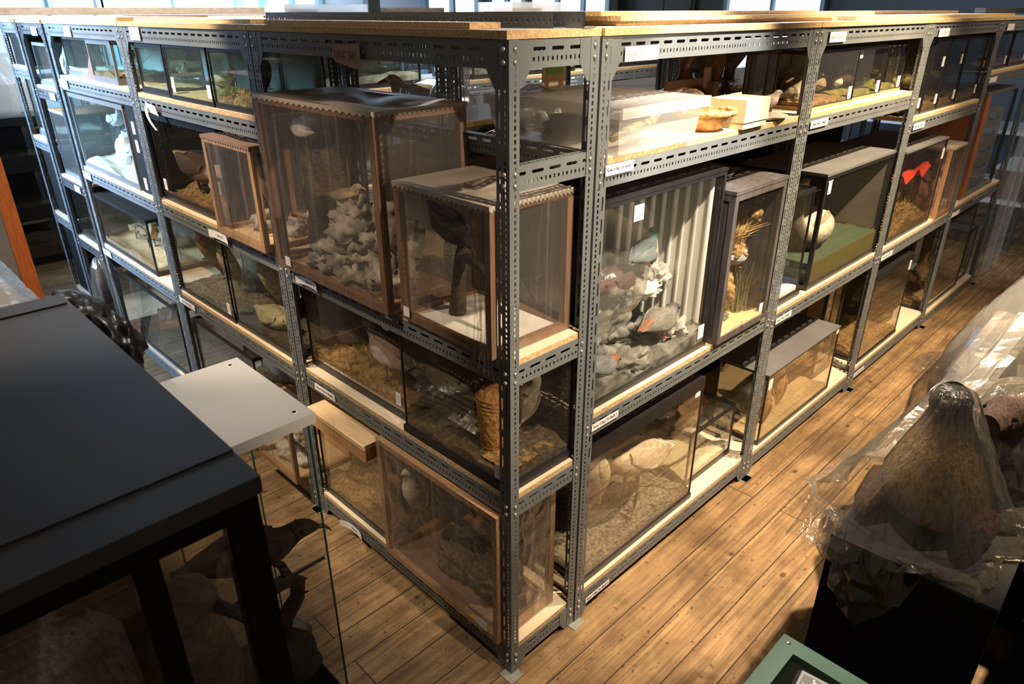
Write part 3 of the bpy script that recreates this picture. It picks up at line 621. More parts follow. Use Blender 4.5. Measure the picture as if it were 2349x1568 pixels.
def lath_case(label, face, p0, p1, off, d, z, h, lath='wood', t_=0.024, top='filmtop', sag=0.012, tags=(), rz=0.0, wrap='film', floor_mat='wood', back=None, top_bump=0.02, seed=1, group=None, dark=None):
    """open lath frame wrapped in shrink film"""
    w = p1 - p0
    t = thing('wrapped_case', label, 'wrapped display case', (p0, off, z) if face == 'y' else (off, p1, z), rz if face == 'y' else R9 + rz, group)
    f = MB(); b = t_
    for x in (0, w - b):
        for y in (0, d - b): f.box(x, x + b, y, y + b, b, h - b)
    for zz in (0, h - b):
        for y in (0, d - b): f.box(0, w, y, y + b, zz, zz + b)
        for x in (0, w - b): f.box(x, x + b, b, d - b, zz, zz + b)
    f.build('lath_frame', M[lath], t)
    MB().box(b, w - b, b, d - b, 0.001, 0.010).build('floor_panel', M[floor_mat], t)
    if back: MB().box(b, w - b, d - b, d - b + 0.006, b, h - b).build('back_panel', M[back], t)
    r = random.Random(seed); e = 0.002
    def sheet(fn, nm):
        m = MB(); m.grid(24, 24, fn); return m.build(nm, M[wrap], t)
    o = Vector((seed * 3.3, seed, 0))
    def wr(a, c): return 0.0035 * noise.noise(Vector((a * 14, c * 2.2, 0)) + o) * math.sin(PI * a) * math.sin(PI * c)
    sheet(lambda a, c: (a * w, -e - wr(a, c), c * h), 'front_film')
    sheet(lambda a, c: (w + e + wr(a, c), a * d, c * h), 'side_film')
    sheet(lambda a, c: (-e - wr(a, c), d - a * d, c * h), 'side_film')
    if not back: sheet(lambda a, c: (w - a * w, d + e, c * h), 'back_film')
    m = MB()
    def tf(a, c):
        s = math.sin(PI * min(max(a, 0), 1)) * math.sin(PI * min(max(c, 0), 1))
        return (-0.003 + a * (w + 0.006), -0.003 + c * (d + 0.006), h + 0.003 - sag * s + top_bump * noise.noise(Vector((a * 3, c * 3, 0)) + o) * s)
    m.grid(24, 18, tf)
    for e0, e1 in (((0, 0), (1, 0)), ((1, 0), (1, 1)), ((1, 1), (0, 1)), ((0, 1), (0, 0))):   # folded-over skirt with gathered edge
        n = 40
        for k in range(n):
            a, c = k / n, (k + 1) / n
            P, Q = [tf(e0[0] + (e1[0]-e0[0])*q, e0[1] + (e1[1]-e0[1])*q) for q in (a, c)]
            dz = 0.010 + 0.008 * (k % 2)
            m.quad((P[0], P[1], P[2] - dz), (Q[0], Q[1], Q[2] - 0.010 - 0.008 * ((k + 1) % 2)), Q, P)
    m.build('top_sheet', M[top], t)
    for tx, tz, tw, th in tags: MB().box(-tw/2, tw/2, -0.001, 0, -th/2, th/2).build('paper_tag', M['label'], t, (tx, -0.005, tz))
    t['_w'] = w; t['_d'] = d; t['_b'] = 0.011; t['_h'] = h
    return t

# ------------------------------------------------------------------ mounted birds and beasts
SP = {  # spine: x, z, half width, half height, from the tail to the beak
 'stand': [(-.62,.00,.05,.012),(-.50,.02,.075,.022),(-.38,.03,.10,.06),(-.2,.02,.17,.145),(0,0,.205,.19),(.17,.01,.185,.185),(.28,.07,.13,.14),(.34,.16,.078,.085),(.37,.26,.060,.066),(.40,.35,.062,.068),(.46,.42,.078,.080),(.54,.43,.074,.072),(.61,.41,.045,.042),(.65,.405,.018,.016)],
 'swan': [(-.6,.05,.04,.012),(-.5,.06,.08,.03),(-.36,.05,.14,.09),(-.18,.02,.20,.16),(0,0,.23,.19),(.18,.01,.20,.18),(.29,.08,.13,.13),(.35,.2,.07,.08),(.37,.34,.05,.055),(.36,.48,.045,.05),(.37,.6,.045,.05),(.42,.70,.055,.055),(.50,.72,.06,.055),(.57,.70,.035,.03),(.6,.69,.015,.013)],
 'pelican': [(-.62,.03,.04,.012),(-.52,.04,.09,.03),(-.38,.04,.16,.09),(-.18,.03,.24,.17),(.02,.01,.27,.19),(.2,.0,.24,.17),(.31,.06,.13,.12),(.34,.18,.065,.07),(.29,.30,.05,.055),(.25,.42,.05,.055),(.28,.52,.06,.06),(.36,.53,.055,.05),(.43,.49,.035,.03),(.46,.47,.015,.012)],
 'squat': [(-.60,-.02,.04,.012),(-.48,.0,.08,.03),(-.36,.02,.13,.09),(-.18,.03,.20,.18),(0,.03,.235,.22),(.16,.06,.21,.21),(.26,.14,.15,.16),(.31,.23,.115,.12),(.36,.29,.105,.105),(.43,.30,.085,.085),(.49,.28,.05,.05),(.53,.27,.018,.018)],
 'upright': [(-.20,-.62,.05,.014),(-.17,-.50,.075,.03),(-.14,-.38,.11,.08),(-.09,-.2,.17,.15),(-.02,0,.20,.19),(.03,.18,.19,.18),(.04,.32,.14,.135),(.04,.42,.105,.105),(.06,.50,.105,.11),(.11,.55,.09,.095),(.17,.55,.055,.055),(.21,.54,.02,.02)],
 'sleep': [(-.6,.0,.05,.015),(-.48,.02,.11,.05),(-.32,.03,.2,.13),(-.1,.03,.27,.2),(.12,.02,.28,.2),(.28,.03,.22,.17),(.35,.10,.12,.12),(.33,.2,.085,.085),(.22,.26,.08,.075),(.08,.26,.09,.075),(-.04,.24,.07,.06),(-.12,.22,.03,.03)],
 'low': [(-.66,.05,.04,.012),(-.54,.05,.08,.025),(-.4,.04,.13,.07),(-.2,.02,.20,.15),(0,.0,.23,.185),(.18,-.01,.20,.17),(.29,.0,.135,.13),(.37,.04,.10,.10),(.45,.07,.10,.095),(.53,.06,.085,.08),(.60,.03,.045,.04),(.63,.02,.02,.018)],
}
def bird(label, cat, loc, rz, L, pose='stand', back=(.2,.17,.14), belly=(.4,.36,.3), head=None, wing=None, tail=None, beak='beakd', bl=0.12, bw=0.022, leg=0.16, legmat='beakd', eye='eye', tilt=0.0, hook=0.0, wings=True, name='mounted_bird', group=None, parts=True, mt='plumage', brk=None, body=False):
    head = head or back; wing = wing or back; tail = tail or wing
    sp = SP[pose]; n = 14; m = MB(); T = Matrix.Rotation(-tilt, 3, 'Y')
    P = [T @ Vector((x, 0, z)) for x, z, _, _ in sp]; N_ = len(P)
    fr = []
    for i in range(N_):
        dd = (P[min(i+1, N_-1)] - P[max(i-1, 0)]).normalized(); fr.append((dd, Vector((0, 1, 0)), dd.cross(Vector((0, 1, 0))) * -1))
    vs = []; cs = []; fs = []
    hs = N_ - 5 if pose not in ('squat', 'upright', 'sleep', 'low') else N_ - 5
    for i, (x, z, ry, rzz) in enumerate(sp):
        for k in range(n):
            t = 2 * PI * k / n; j = 1 + 0.03 * noise.noise(Vector((i * .5, math.cos(2*PI*k/n), L * 9)))
            p = P[i] + fr[i][1] * math.cos(t) * ry * j + fr[i][2] * math.sin(t) * rzz * j
            vs.append((p.x * L, p.y * L, p.z * L))
            u = fr[i][2] * math.sin(t) + fr[i][1] * math.cos(t)
            up = u.z if abs(fr[i][0].z) < 0.75 else -u.x * 0.8
            if i >= hs: c = head if not (brk and i == hs) else brk
            elif i < 3: c = tail
            else:
                q = min(max((up + 0.15) / 0.4, 0), 1); c = tuple(belly[a] * (1 - q) + back[a] * q for a in range(3))
            cs.append(c)
    for i in range(N_ - 1):
        for k in range(n): fs.append((i*n+k, i*n+(k+1) % n, (i+1)*n+(k+1) % n, (i+1)*n+k))
    fs += [tuple(range(n)), tuple((N_-1)*n+k for k in range(n))[::-1]]
    m.add(vs, fs, 0, True, cs)
    if wings:   # folded wings lie against the flanks, part of the same mesh
        for s in (-1, 1):
            if pose == 'upright': pts = [(.0,.28),(-.03,.15),(-.08,-.02),(-.14,-.2),(-.18,-.38),(-.2,-.52)]
            elif pose == 'sleep': pts = [(.26,.04),(.12,.06),(-.08,.07),(-.28,.07),(-.46,.06),(-.6,.05)]
            else: pts = [(.24,.06),(.12,.06),(-.08,.06),(-.26,.06),(-.44,.05),(-.60,.045)]
            hw = [.05,.11,.13,.105,.06,.015]; off = [.13,.19,.195,.15,.085,.03]
            if pose in ('sleep',): off = [o * 1.35 for o in off]; hw = [h * 1.3 for h in hw]
            vs = []; fs = []; cs = []
            for i, (x, z) in enumerate(pts):
                for k in range(8):
                    t = 2 * PI * k / 8
                    if pose == 'upright': q = Vector((x + math.sin(t) * hw[i] * .9, s * (off[i] + math.cos(t) * .03), z))
                    else: q = Vector((x, s * (off[i] + math.cos(t) * .03 - .35 * math.sin(t) * hw[i] * .8), z + math.sin(t) * hw[i]))
                    q = T @ q; vs.append(tuple(q * L)); g = 0.72 if i > 3 else 1.0; cs.append(tuple(a * g for a in wing))
            for i in range(5):
                for k in range(8): fs.append((i*8+k, i*8+(k+1) % 8, (i+1)*8+(k+1) % 8, (i+1)*8+k))
            fs += [tuple(range(8)), tuple(40 + k for k in range(8))]
            m.add(vs, fs, 0, True, cs)
    z0 = min(v[2] for v in m.v); lift = (leg * L - (-0.2 * L)) if leg else -z0
    zb = loc[2] + (leg * L + 0.185 * L if leg else -z0)
    if pose == 'upright' and leg: zb = loc[2] + leg * L + 0.30 * L
    zfoot = loc[2]
    if body: zb = loc[2]; zfoot = zb - leg * L - 0.185 * L
    o = m.build(name, M[mt], None, (loc[0], loc[1], zb), (0, 0, rz)); tag(o, label, cat, group)
    sd = o.modifiers.new('smooth', 'SUBSURF'); sd.levels = 1; sd.render_levels = 1
    if not parts: return o
    d = (T @ (Vector((sp[-1][0], 0, sp[-1][1])) - Vector((sp[-3][0], 0, sp[-3][1])))).normalized(); tip = T @ Vector((sp[-1][0], 0, sp[-1][1])); pv = T @ Vector((sp[-2][0], 0, sp[-2][1]))
    if bl:
        b = MB(); q = [tip * L - d * 0.03 * L]
        for s in (0.25, 0.5, 0.75, 1.0): q.append(tip * L + d * bl * L * s + Vector((0, 0, -hook * L * s ** 3)))
        r = [bw * L * 1.15, bw * L, bw * L * .8, bw * L * .55, bw * L * .15]; b.tube(q, r, 8, sq=1.0); b.build('beak', M[beak], o)
    hx = T @ Vector((sp[-4][0], 0, sp[-4][1] + sp[-4][3] * 0.25))
    if eye:
        for s in (-1, 1):
            MB().blob((hx.x * L, s * sp[-4][2] * L * 0.93, hx.z * L), (.017 * L,) * 3, amp=0, sub=2).build('eye', M[eye], o)
    if leg:
        for s in (-1, 1):
            l = MB(); zf = zfoot - zb; x0 = (0.02 if pose != 'upright' else 0.02) * L; y0 = 0.075 * L
            if zf < 0:
                top = -0.12 * L if pose != 'upright' else -0.12 * L
                l.tube([(x0, s*y0, top), (x0 - .03*L, s*y0, top*.4 + zf*.6), (x0, s*y0, zf + .01*L)], [.03*L, .016*L, .013*L], 6)
                for a in (-.5, 0, .5): l.tube([(x0, s*y0, zf + .012*L), (x0 + .06*L*math.cos(a), s*y0 + .06*L*math.sin(a), zf + .012*L), (x0 + .11*L*math.cos(a), s*y0 + .11*L*math.sin(a), zf + .004*L)], [.013*L, .011*L, .004*L], 5)
                l.build('leg', M[legmat], o)
    return o
def beast(label, cat, loc, rz, pts, cols, name='mounted_animal', ears=None, eyes=None, nose=None, mt='fur', limbs=(), group=None, belly=None):
    """pts: (x, y, z, radius_y, radius_z) from the tail end to the nose; limbs: lists of (x, y, z, r) - all one body mesh"""
    m = MB(); n = 16
    P = [Vector(p[:3]) for p in pts]; vs = []; cs = []; fs = []
    for i, p in enumerate(pts):
        d = (P[min(i+1, len(P)-1)] - P[max(i-1, 0)]).normalized(); s = d.cross(Vector((0, 0, 1)))
        s = s.normalized() if s.length > 0.2 else Vector((0, 1, 0)); u = s.cross(d)
        for k in range(n):
            t = 2 * PI * k / n; j = 1 + .07 * noise.noise(Vector((i * .9, math.cos(t) * 2, math.sin(t) * 2)))
            rd = s * math.cos(t) * p[3] + u * math.sin(t) * p[4]; vs.append(P[i] + rd * j); c_ = cols[min(i, len(cols)-1)]
            if belly:
                q = min(max((rd.normalized().dot(Vector(belly[0])) - belly[2]) / 0.35, 0), 1) * belly[3][min(i, len(belly[3])-1)]; c_ = tuple(c_[a] * (1-q) + belly[1][a] * q for a in range(3))
            cs.append(c_)
    for i in range(len(P)-1):
        for k in range(n): fs.append((i*n+k, i*n+(k+1) % n, (i+1)*n+(k+1) % n, (i+1)*n+k))
    fs += [tuple(range(n)), tuple((len(P)-1)*n+k for k in range(n))[::-1]]
    m.add(vs, fs, 0, True, cs)
    for li, c in limbs: m.col = c; m.tube([q[:3] for q in li], [q[3] for q in li], 9)
    m.col = (1, 1, 1)
    if ears:
        for (x, y, z, r, c) in ears: m.col = c; m.blob((x, y, z), (r*.45, r*.8, r), amp=0.1, sub=2)
    o = m.build(name, M[mt], None, loc, (0, 0, rz)); tag(o, label, cat, group)
    if eyes:
        for x, y, z, r in eyes: MB().blob((x, y, z), (r, r, r), amp=0, sub=2).build('eye', M['eye'], o)
    if nose: MB().blob(nose[:3], (nose[3],)*3, amp=0.1, sub=2).build('nose', M['beakd'], o)
    return o
def drape(label, name, loc, prof, mt, seed=1, n=44, folds=9, amp=0.18, ell=(1.0, 1.0), ragged=0.04, lean=(0, 0), flat=True, cat='plastic wrap', closed=True, rz=0):
    """plastic thrown over something: prof = (z, radius) from the top down; crumpled folds open towards the hem"""
    r = random.Random(seed); o = Vector((seed * 7.7, seed * 1.3, 0)); m = MB(); vs = []; K = len(prof)
    z_top, z_bot = prof[0][0], prof[-1][0]
    for i, (z, rad) in enumerate(prof):
        h = (z_top - z) / max(z_top - z_bot, 1e-4)
        for k in range(n):
            t = 2 * PI * k / n
            q = 1 + amp * h * (math.sin(folds * t + 2.2 * noise.noise(Vector((math.cos(t), math.sin(t), i * .1)) + o)) * .6 + 1.2 * noise.noise(Vector((math.cos(t) * 2, math.sin(t) * 2, i * .35)) + o)) + .05 * r.uniform(-1, 1) * (h > 0.05)
            zz = z - (ragged * noise.noise(Vector((math.cos(t) * 1.8, math.sin(t) * 1.8, 3)) + o) * 2 if i == K - 1 else 0) + .006 * r.uniform(-1, 1)
            vs.append((rad * q * math.cos(t) * ell[0] + lean[0] * h, rad * q * math.sin(t) * ell[1] + lean[1] * h, zz))
    fs = [(i*n+k, (i+1)*n+k, (i+1)*n+(k+1) % n, i*n+(k+1) % n) for i in range(K-1) for k in range(n)]
    fs.append(tuple(range(n)))
    m.add(vs, fs, 0, not flat); ob = m.build(name, M[mt], None, loc, (0, 0, rz)); return tag(ob, label, cat)
# ------------------------------------------------------------------ end bays, left face
GB = 'mounted birds in the cases'
# near corner bay, second shelf: two big wrapped lath cases
A = lath_case('big brown lath case in film with a rock mound, on the near corner bay', 'x', 0.505, 1.205, -0.04, 0.345, 1.198, 0.607, 'wooddark', 0.026, tags=((0.09, 0.035, 0.035, 0.035),), seed=3, sag=0.02, top_bump=0.05)
rocks(A, [(0.36, 0.13, 0.08, 0.17, 0.10, 0.085), (0.40, 0.12, 0.17, 0.12, 0.09, 0.09), (0.22, 0.11, 0.05, 0.10, 0.08, 0.055), (0.55, 0.11, 0.06, 0.09, 0.07, 0.07), (0.37, 0.12, 0.235, 0.085, 0.07, 0.065), (0.48, 0.17, 0.15, 0.12, 0.09, 0.12)], 'rock', fine=0.5)
rocks(A, [(0.17, 0.135, 0.23, 0.085, 0.06, 0.23)], 'branch', name='tree_stump')
bird('large dark bird with a pale back in the big film-wrapped case', 'bird', (0.075, 1.02, 1.69), R9, 0.27, 'squat', (.75, .70, .60), (.07, .06, .05), (.16, .14, .12), wing=(.55, .5, .44), body=True, leg=0.05)
bird('speckled brown chick with a yellow bill on the rock mound in film', 'bird', (0.055, 0.84, 1.5), R9 + 0.5, 0.125, 'squat', (.22, .17, .12), (.45, .34, .2), (.3, .24, .17), beak='beaky', body=True, leg=0.1)
B = lath_case('smaller lath case in shrink film with a white floor, behind the near corner post', 'x', 0.055, 0.468, -0.012, 0.312, 1.197, 0.422, 'wooddark', 0.022, tags=((0.03, 0.03, 0.03, 0.032),), floor_mat='snow', seed=9, sag=0.008, rz=-0.02)
bm_ = MB(); bm_.tube([(0.11, 0.13, 0.01), (0.14, 0.115, 0.12), (0.16, 0.11, 0.2), (0.18, 0.11, 0.26)], [0.028, 0.022, 0.02, 0.018], 8); bm_.tube([(0.05, 0.2, 0.02), (0.10, 0.15, 0.07), (0.15, 0.11, 0.2)], [0.014, 0.012, 0.01], 7); bm_.tube([(0.16, 0.11, 0.22), (0.27, 0.10, 0.2), (0.36, 0.10, 0.17)], [0.016, 0.012, 0.006], 7); bm_.build('perch_branch', M['branch'], B)
bird('black shaggy bird on a perch in the smaller film-wrapped case', 'bird', (0.095, 0.35, 1.49), R9 - 0.2, 0.21, 'low', (.022, .018, .016), (.05, .04, .035), wing=(.03, .025, .022), body=True, leg=0.02, tilt=-0.3)
m_ = MB(); r_ = random.Random(5)
for k in range(14):
    x = 0.355 + 0.05 * r_.random(); z0 = 0.12 + 0.2 * r_.random()
    m_.grid(1, 6, lambda a, c, x=x, z0=z0, s=r_.uniform(-.03, .03): (x + 0.006 * a + s * (1 - c), -0.006 - 0.004 * (k % 3), -0.05 * (k % 2) + z0 * c))
m_.build('film_tail', M['bag'], B)
# third shelf: two glass cases
E_ = case('glass case of two ducks on leaf litter, third shelf of the corner bay', 'x', 0.575, 1.215, 0.045, 0.25, 0.7445, 0.365, bar=0.007, base=0.024, gl='glassold', tags=((0.60, 0.075, 0.03, 0.05),))
ground(E_, E_['_w'], 0.25, 0.024, 0.07, 'litter', 3, rough=0.9); rocks(E_, [(0.22, 0.1, 0.06, 0.09, 0.06, 0.05), (0.40, 0.12, 0.05, 0.10, 0.07, 0.05), (0.55, 0.14, 0.06, 0.06, 0.05, 0.05)], 'litter', 'mossy_mound')
blades(E_, [(0.08 + .03 * k, 0.2, 0.05, 26, 0.22, 0.35) for k in range(4)] + [(0.2 + .06 * k, 0.10, 0.08, 22, 0.09, 0.8) for k in range(5)], 'straw', seed=11)
bird('pinkish grey duck with a yellow bill, tail towards the corner post', 'bird', (0.105, 0.73, 0.955), PI / 2 - 0.1, 0.29, 'low', (.34, .24, .19), (.09, .065, .05), (.30, .25, .2), wing=(.40, .31, .26), tail=(.12, .09, .07), beak='beaky', group=None, body=True, leg=0.25, tilt=0.22)
bird('blackish duck behind the pinkish grey one in the same case', 'bird', (0.17, 1.06, 0.87), R9 + 0.2, 0.22, 'stand', (.05, .04, .033), (.10, .075, .055), (.008, .008, .008), body=True, leg=0.15, tilt=0.05)
F_ = case('glass case with a wicker eel trap on dark gravel, behind the corner post', 'x', 0.030, 0.53, 0.010, 0.285, 0.7445, 0.41, bar=0.006, base=0.026, gl='glassold', over=0.006, tags=((0.46, 0.06, 0.025, 0.045),))
ground(F_, F_['_w'], 0.29, 0.026, 0.05, 'earth', 8, rough=0.8); rocks(F_, [(0.12, 0.10, 0.05, 0.08, 0.06, 0.035), (0.22, 0.16, 0.05, 0.06, 0.05, 0.04)], 'rockdk')
g_ = MB(); g_.grid(14, 10, lambda a, b: (0.33 + 0.15 * a, 0.03 + 0.20 * b, 0.055 + 0.012 * noise.noise(Vector((a*6, b*6, 1))))); g_.build('moss_patch', M['litter'], F_)
bird('olive grey goose bending down, in the case with the wicker trap', 'bird', (0.125, 0.4, 0.95), R9 + 0.1, 0.25, 'low', (.13, .11, .065), (.2, .17, .11), (.16, .13, .08), body=True, leg=0.4, tilt=0.05)
bird('pale grey bird with white tail feathers beside the wicker trap', 'bird', (0.2, 0.14, 0.95), PI / 2, 0.19, 'upright', (.28, .25, .18), (.62, .58, .48), tail=(.8, .76, .66), tilt=0.6, body=True, leg=0.0)
w_ = thing('wicker_trap', 'brown wicker eel trap standing in the case behind the corner post', 'trap', at(F_, 0.34, 0.09, 0.03)); m_ = MB()
m_.lathe([(0.035, 0.0), (0.048, 0.05), (0.056, 0.11), (0.060, 0.17), (0.050, 0.20), (0.03, 0.205)], 22); m_.build('basket_body', M['wicker'], w_)
m_ = MB()
for k in range(14):
    m_.tube([((0.036 + 0.0265 * min(k/11, 1) - .012*(k > 12)) * math.cos(q * PI / 10), (0.036 + 0.0265 * min(k/11, 1) - .012*(k > 12)) * math.sin(q * PI / 10), 0.008 + k * 0.014) for q in range(21)], 0.0022, 4)
m_.build('woven_bands', M['wicker'], w_); w_.rotation_euler = (0, 0.12, 0)
m_ = MB(); r_ = random.Random(4)
for k in range(6):
    z = 0.26 - 0.025 * k; m_.grid(14, 2, lambda a, b, z=z, k=k: (0.04 + 0.30 * a, 0.012 + 0.02 * b + 0.006 * math.sin(a * 9 + k), z + 0.012 * b + 0.01 * math.sin(a * 5 + k)))
m_.build('creased_film', M['bag'], F_)
# bottom shelf
G_ = case('low glass case of dead leaves with a white bird, under the wooden tray', 'x', 0.715, 1.205, 0.02, 0.27, 0.1195, 0.425, bar=0.007, base=0.022, gl='glassold')
ground(G_, G_['_w'], 0.27, 0.022, 0.10, 'litter', 5, rough=0.9); blades(G_, [(0.12 + .05 * k, 0.07 + .03 * (k % 3), 0.07, 20, 0.12, 0.9) for k in range(7)], 'straw', seed=21)
bird('small white bird lying on dead leaves in the low glass case', 'bird', (0.08, 0.95, 0.375), PI / 2 - 0.3, 0.17, 'low', (.82, .78, .66), (.75, .7, .58), body=True, leg=0)
t_ = thing('wooden_tray', 'shallow pine box lying on the low glass case, sticking out past the beam', 'box', (-0.055, 1.12, 0.5465), R9); m_ = MB()
m_.box(0, 0.40, 0, 0.105, 0, 0.052); m_.build('box_body', M['wood'], t_); m_ = MB(); m_.box(-0.003, 0.403, -0.003, 0.108, 0.053, 0.071); m_.build('box_lid', M['woodpale'], t_)
H_ = lath_case('lath case in brownish film at the foot of the corner bay, with a white-faced owl', 'x', 0.051, 0.69, -0.018, 0.275, 0.1195, 0.535, 'wood', 0.022, tags=((0.57, 0.045, 0.04, 0.035),), seed=14, sag=0.01, floor_mat='carddk', top='film')
rocks(H_, [(0.30, 0.16, 0.06, 0.10, 0.08, 0.07), (0.48, 0.15, 0.08, 0.09, 0.08, 0.10)], 'earth', 'earth_mound')
bird('white-faced owl seen through brownish film at the foot of the corner bay', 'bird', (0.065, 0.6, 0.4), PI, 0.21, 'upright', (.45, .33, .16), (.80, .74, .58), (.85, .8, .66), bl=0.03, body=True, leg=0)
bird('dark brown bird beside the white-faced owl in film', 'bird', (0.085, 0.37, 0.44), R9 + 0.6, 0.20, 'squat', (.035, .028, .022), (.09, .07, .05), body=True, leg=0.2)
bird('rusty headed bird in film nearest to the corner post', 'bird', (0.1, 0.2, 0.45), PI - 0.8, 0.18, 'squat', (.06, .05, .04), (.2, .15, .1), (.3, .15, .08), body=True, leg=0.2)
m_ = MB(); o_ = Vector((3, 1, 0))
m_.grid(8, 22, lambda a, c: (0.653 + 0.003 + 0.012 * noise.noise(Vector((a * 3, c * 6, 0)) + o_), 0.10 + 0.05 * a + 0.09 * (1 - c) ** 2 * (0.3 + a), 0.05 + 0.45 * c), smooth=False); m_.build('film_flap', M['bag'], H_)

# middle end bay (1.26 .. 2.53)
Q = case('narrow black case with a mirror-like pane, left of the quail on the top shelf', 'x', 2.13, 2.455, 0.02, 0.3, 1.7195, 0.215, bar=0.012, gl='glassteal', back='backblue')
ground(Q, Q['_w'], 0.3, 0.022, 0.03, 'sand', 2)
bird('small pale wader in the narrow black case, top shelf of the middle end bay', 'bird', at(Q, 0.2, 0.12, 0.03), R9, 0.1, 'stand', (.35, .3, .22), (.8, .78, .7), leg=0.3)
Q = case('glass case with a plump cream quail on sand, top shelf of the middle end bay', 'x', 1.665, 2.095, 0.012, 0.3, 1.7195, 0.222, bar=0.006, base=0.014, gl='glassteal', back='backgrey', tags=((0.405, 0.055, 0.035, 0.05), (0.05, 0.06, 0.03, 0.06)))
ground(Q, Q['_w'], 0.3, 0.014, 0.025, 'sand', 7, rough=0.3); bird('plump cream quail on sand in a glass case', 'bird', at(Q, 0.27, 0.12, 0.022), R9 + 0.4, 0.135, 'squat', (.62, .5, .34), (.78, .68, .5), leg=0.16); rocks(Q, [(0.12, 0.16, 0.03, 0.05, 0.04, 0.025)], 'rock')
g_ = MB(); g_.blob((0.37, 0.10, 0.03), (0.045, 0.06, 0.035), 4, 0.3, sub=3, fine=.2); g_.build('moss_mound', M['moss'], Q)
Q = case('glass case of dry grass with a black silhouetted bird, top shelf beside the quail case', 'x', 1.325, 1.655, 0.015, 0.3, 1.7195, 0.222, bar=0.008, base=0.016, gl='glassteal', back='backgrey')
ground(Q, Q['_w'], 0.3, 0.016, 0.05, 'litter', 9); blades(Q, [(0.05 + .035 * k, 0.05 + .02 * (k % 3), 0.03, 18, 0.06, 0.9) for k in range(8)], 'straw', seed=31)
bird('black silhouetted small bird above dry grass beside the quail case', 'bird', at(Q, 0.15, 0.15, 0.05), R9 + 0.3, 0.13, 'upright', (.012, .012, .014), (.03, .03, .03), leg=0.1)
tf_ = thing('folded_paper', 'creased strip of paper hanging over the top shelf beam of the middle end bay', 'paper', (-0.004, 2.33, 1.70), R9); m_ = MB()
m_.grid(6, 3, lambda a, b: (0.10 * a, -0.012 - 0.006 * math.sin(a * 5) - .01 * b, -0.045 * (1 - b) - 0.02 * a)); m_.grid(2, 8, lambda a, b: (0.0 + 0.034 * a + 0.03 * (1 - b), -0.010 - 0.02 * math.sin(b * 2.4), -0.13 + 0.105 * b)); m_.build('paper_strip', M['label'], tf_)
RC = case('dark case of a brown raptor with a white wing patch, middle end bay', 'x', 1.745, 2.495, 0.03, 0.36, 1.2145, 0.41, bar=0.014, base=0.03, gl='glassold', back='backdusk', side='blackm', lid='blackm', tags=((0.035, 0.075, 0.035, 0.055),))
ground(RC, RC['_w'], 0.36, 0.03, 0.06, 'litter', 12, rough=0.8); rocks(RC, [(0.45, 0.16, 0.05, 0.10, 0.05, 0.03)], 'branch', 'fallen_log'); rocks(RC, [(0.38, 0.11, 0.05, 0.06, 0.05, 0.03)], 'moss', 'moss_mound')
bird('broad winged brown raptor with a cream neck and white wing patch', 'bird', (0.13, 2.22, 1.39), R9 + 0.1, 0.36, 'low', (.06, .035, .022), (.28, .17, .09), (.6, .52, .36), wing=(.075, .045, .028), tail=(.4, .25, .13), beak='beaky', hook=0.05, body=True, leg=0.1, tilt=-0.15)
m_ = MB(); m_.grid(8, 6, lambda a, b: (0.44 + 0.16 * a, 0.10 - 0.02 * math.sin(a * 3), 0.20 + 0.07 * b - 0.08 * a + 0.02 * math.sin(b * 3))); m_.build('white_feather', M['snow'], RC, (-0.14, 0, -0.06))
L2 = lath_case('pale pine lath case in clear film jutting out beside the raptor case', 'x', 1.315, 1.735, -0.035, 0.36, 1.2135, 0.40, 'wood', 0.024, top='carddk', seed=22, sag=0.004, floor_mat='woodpale')
bird('brown hawk in the pale pine lath case', 'bird', (0.1, 1.47, 1.42), PI, 0.25, 'upright', (.08, .055, .04), (.2, .14, .1), hook=0.05, body=True, leg=0.05); rocks(L2, [(0.14, 0.16, 0.04, 0.07, 0.06, 0.05), (0.29, 0.2, 0.03, 0.06, 0.05, 0.04)], 'rock')
Q = case('glass case of a tawny owl over pale gravel, third shelf of the middle end bay', 'x', 1.865, 2.475, 0.015, 0.34, 0.7295, 0.425, bar=0.007, base=0.018, gl='glassold', back='backdusk', tags=((0.56, 0.06, 0.035, 0.055),))
ground(Q, Q['_w'], 0.34, 0.018, 0.05, 'gravel', 15, rough=0.5)
bird('tawny brown owl over pale gravel', 'bird', (0.13, 2.34, 0.97), PI, 0.26, 'upright', (.19, .11, .05), (.30, .19, .09), bl=0.03, body=True, leg=0.05); bird('small cream owlet beside the tawny owl', 'bird', (0.12, 2.1, 0.95), PI, 0.22, 'upright', (.35, .28, .18), (.62, .55, .4), bl=0.03, body=True, leg=0.05)
Q = case('glass case with a yellowish heron-like bird, right on the third shelf of the middle bay', 'x', 1.315, 1.85, 0.02, 0.34, 0.7295, 0.425, bar=0.007, base=0.02, gl='glassold', back='backdusk')
ground(Q, Q['_w'], 0.34, 0.02, 0.05, 'earth', 16)
bird('yellowish cream bird bowing its head in the third shelf glass case', 'bird', (0.13, 1.66, 0.99), PI + 0.5, 0.29, 'upright', (.45, .40, .22), (.60, .55, .36), bl=0.2, body=True, leg=0.1); bird('greenish white gull lying low beside the yellowish bird', 'bird', (0.1, 1.62, 0.81), R9 + 0.05, 0.26, 'low', (.5, .46, .28), (.62, .58, .42), beak='beaky', body=True, leg=0.05)
Q = case('low dark rimmed glass case reflecting the floor, bottom shelf of the middle end bay', 'x', 1.76, 2.46, 0.02, 0.34, 0.1195, 0.46, bar=0.008, base=0.02, gl='glassold', back='card')
ground(Q, Q['_w'], 0.34, 0.02, 0.06, 'litter', 18); bird('pale downy bird in the low dark rimmed case', 'bird', at(Q, 0.5, 0.16, 0.06), PI, 0.2, 'squat', (.55, .48, .33), (.7, .63, .47), leg=0.1)
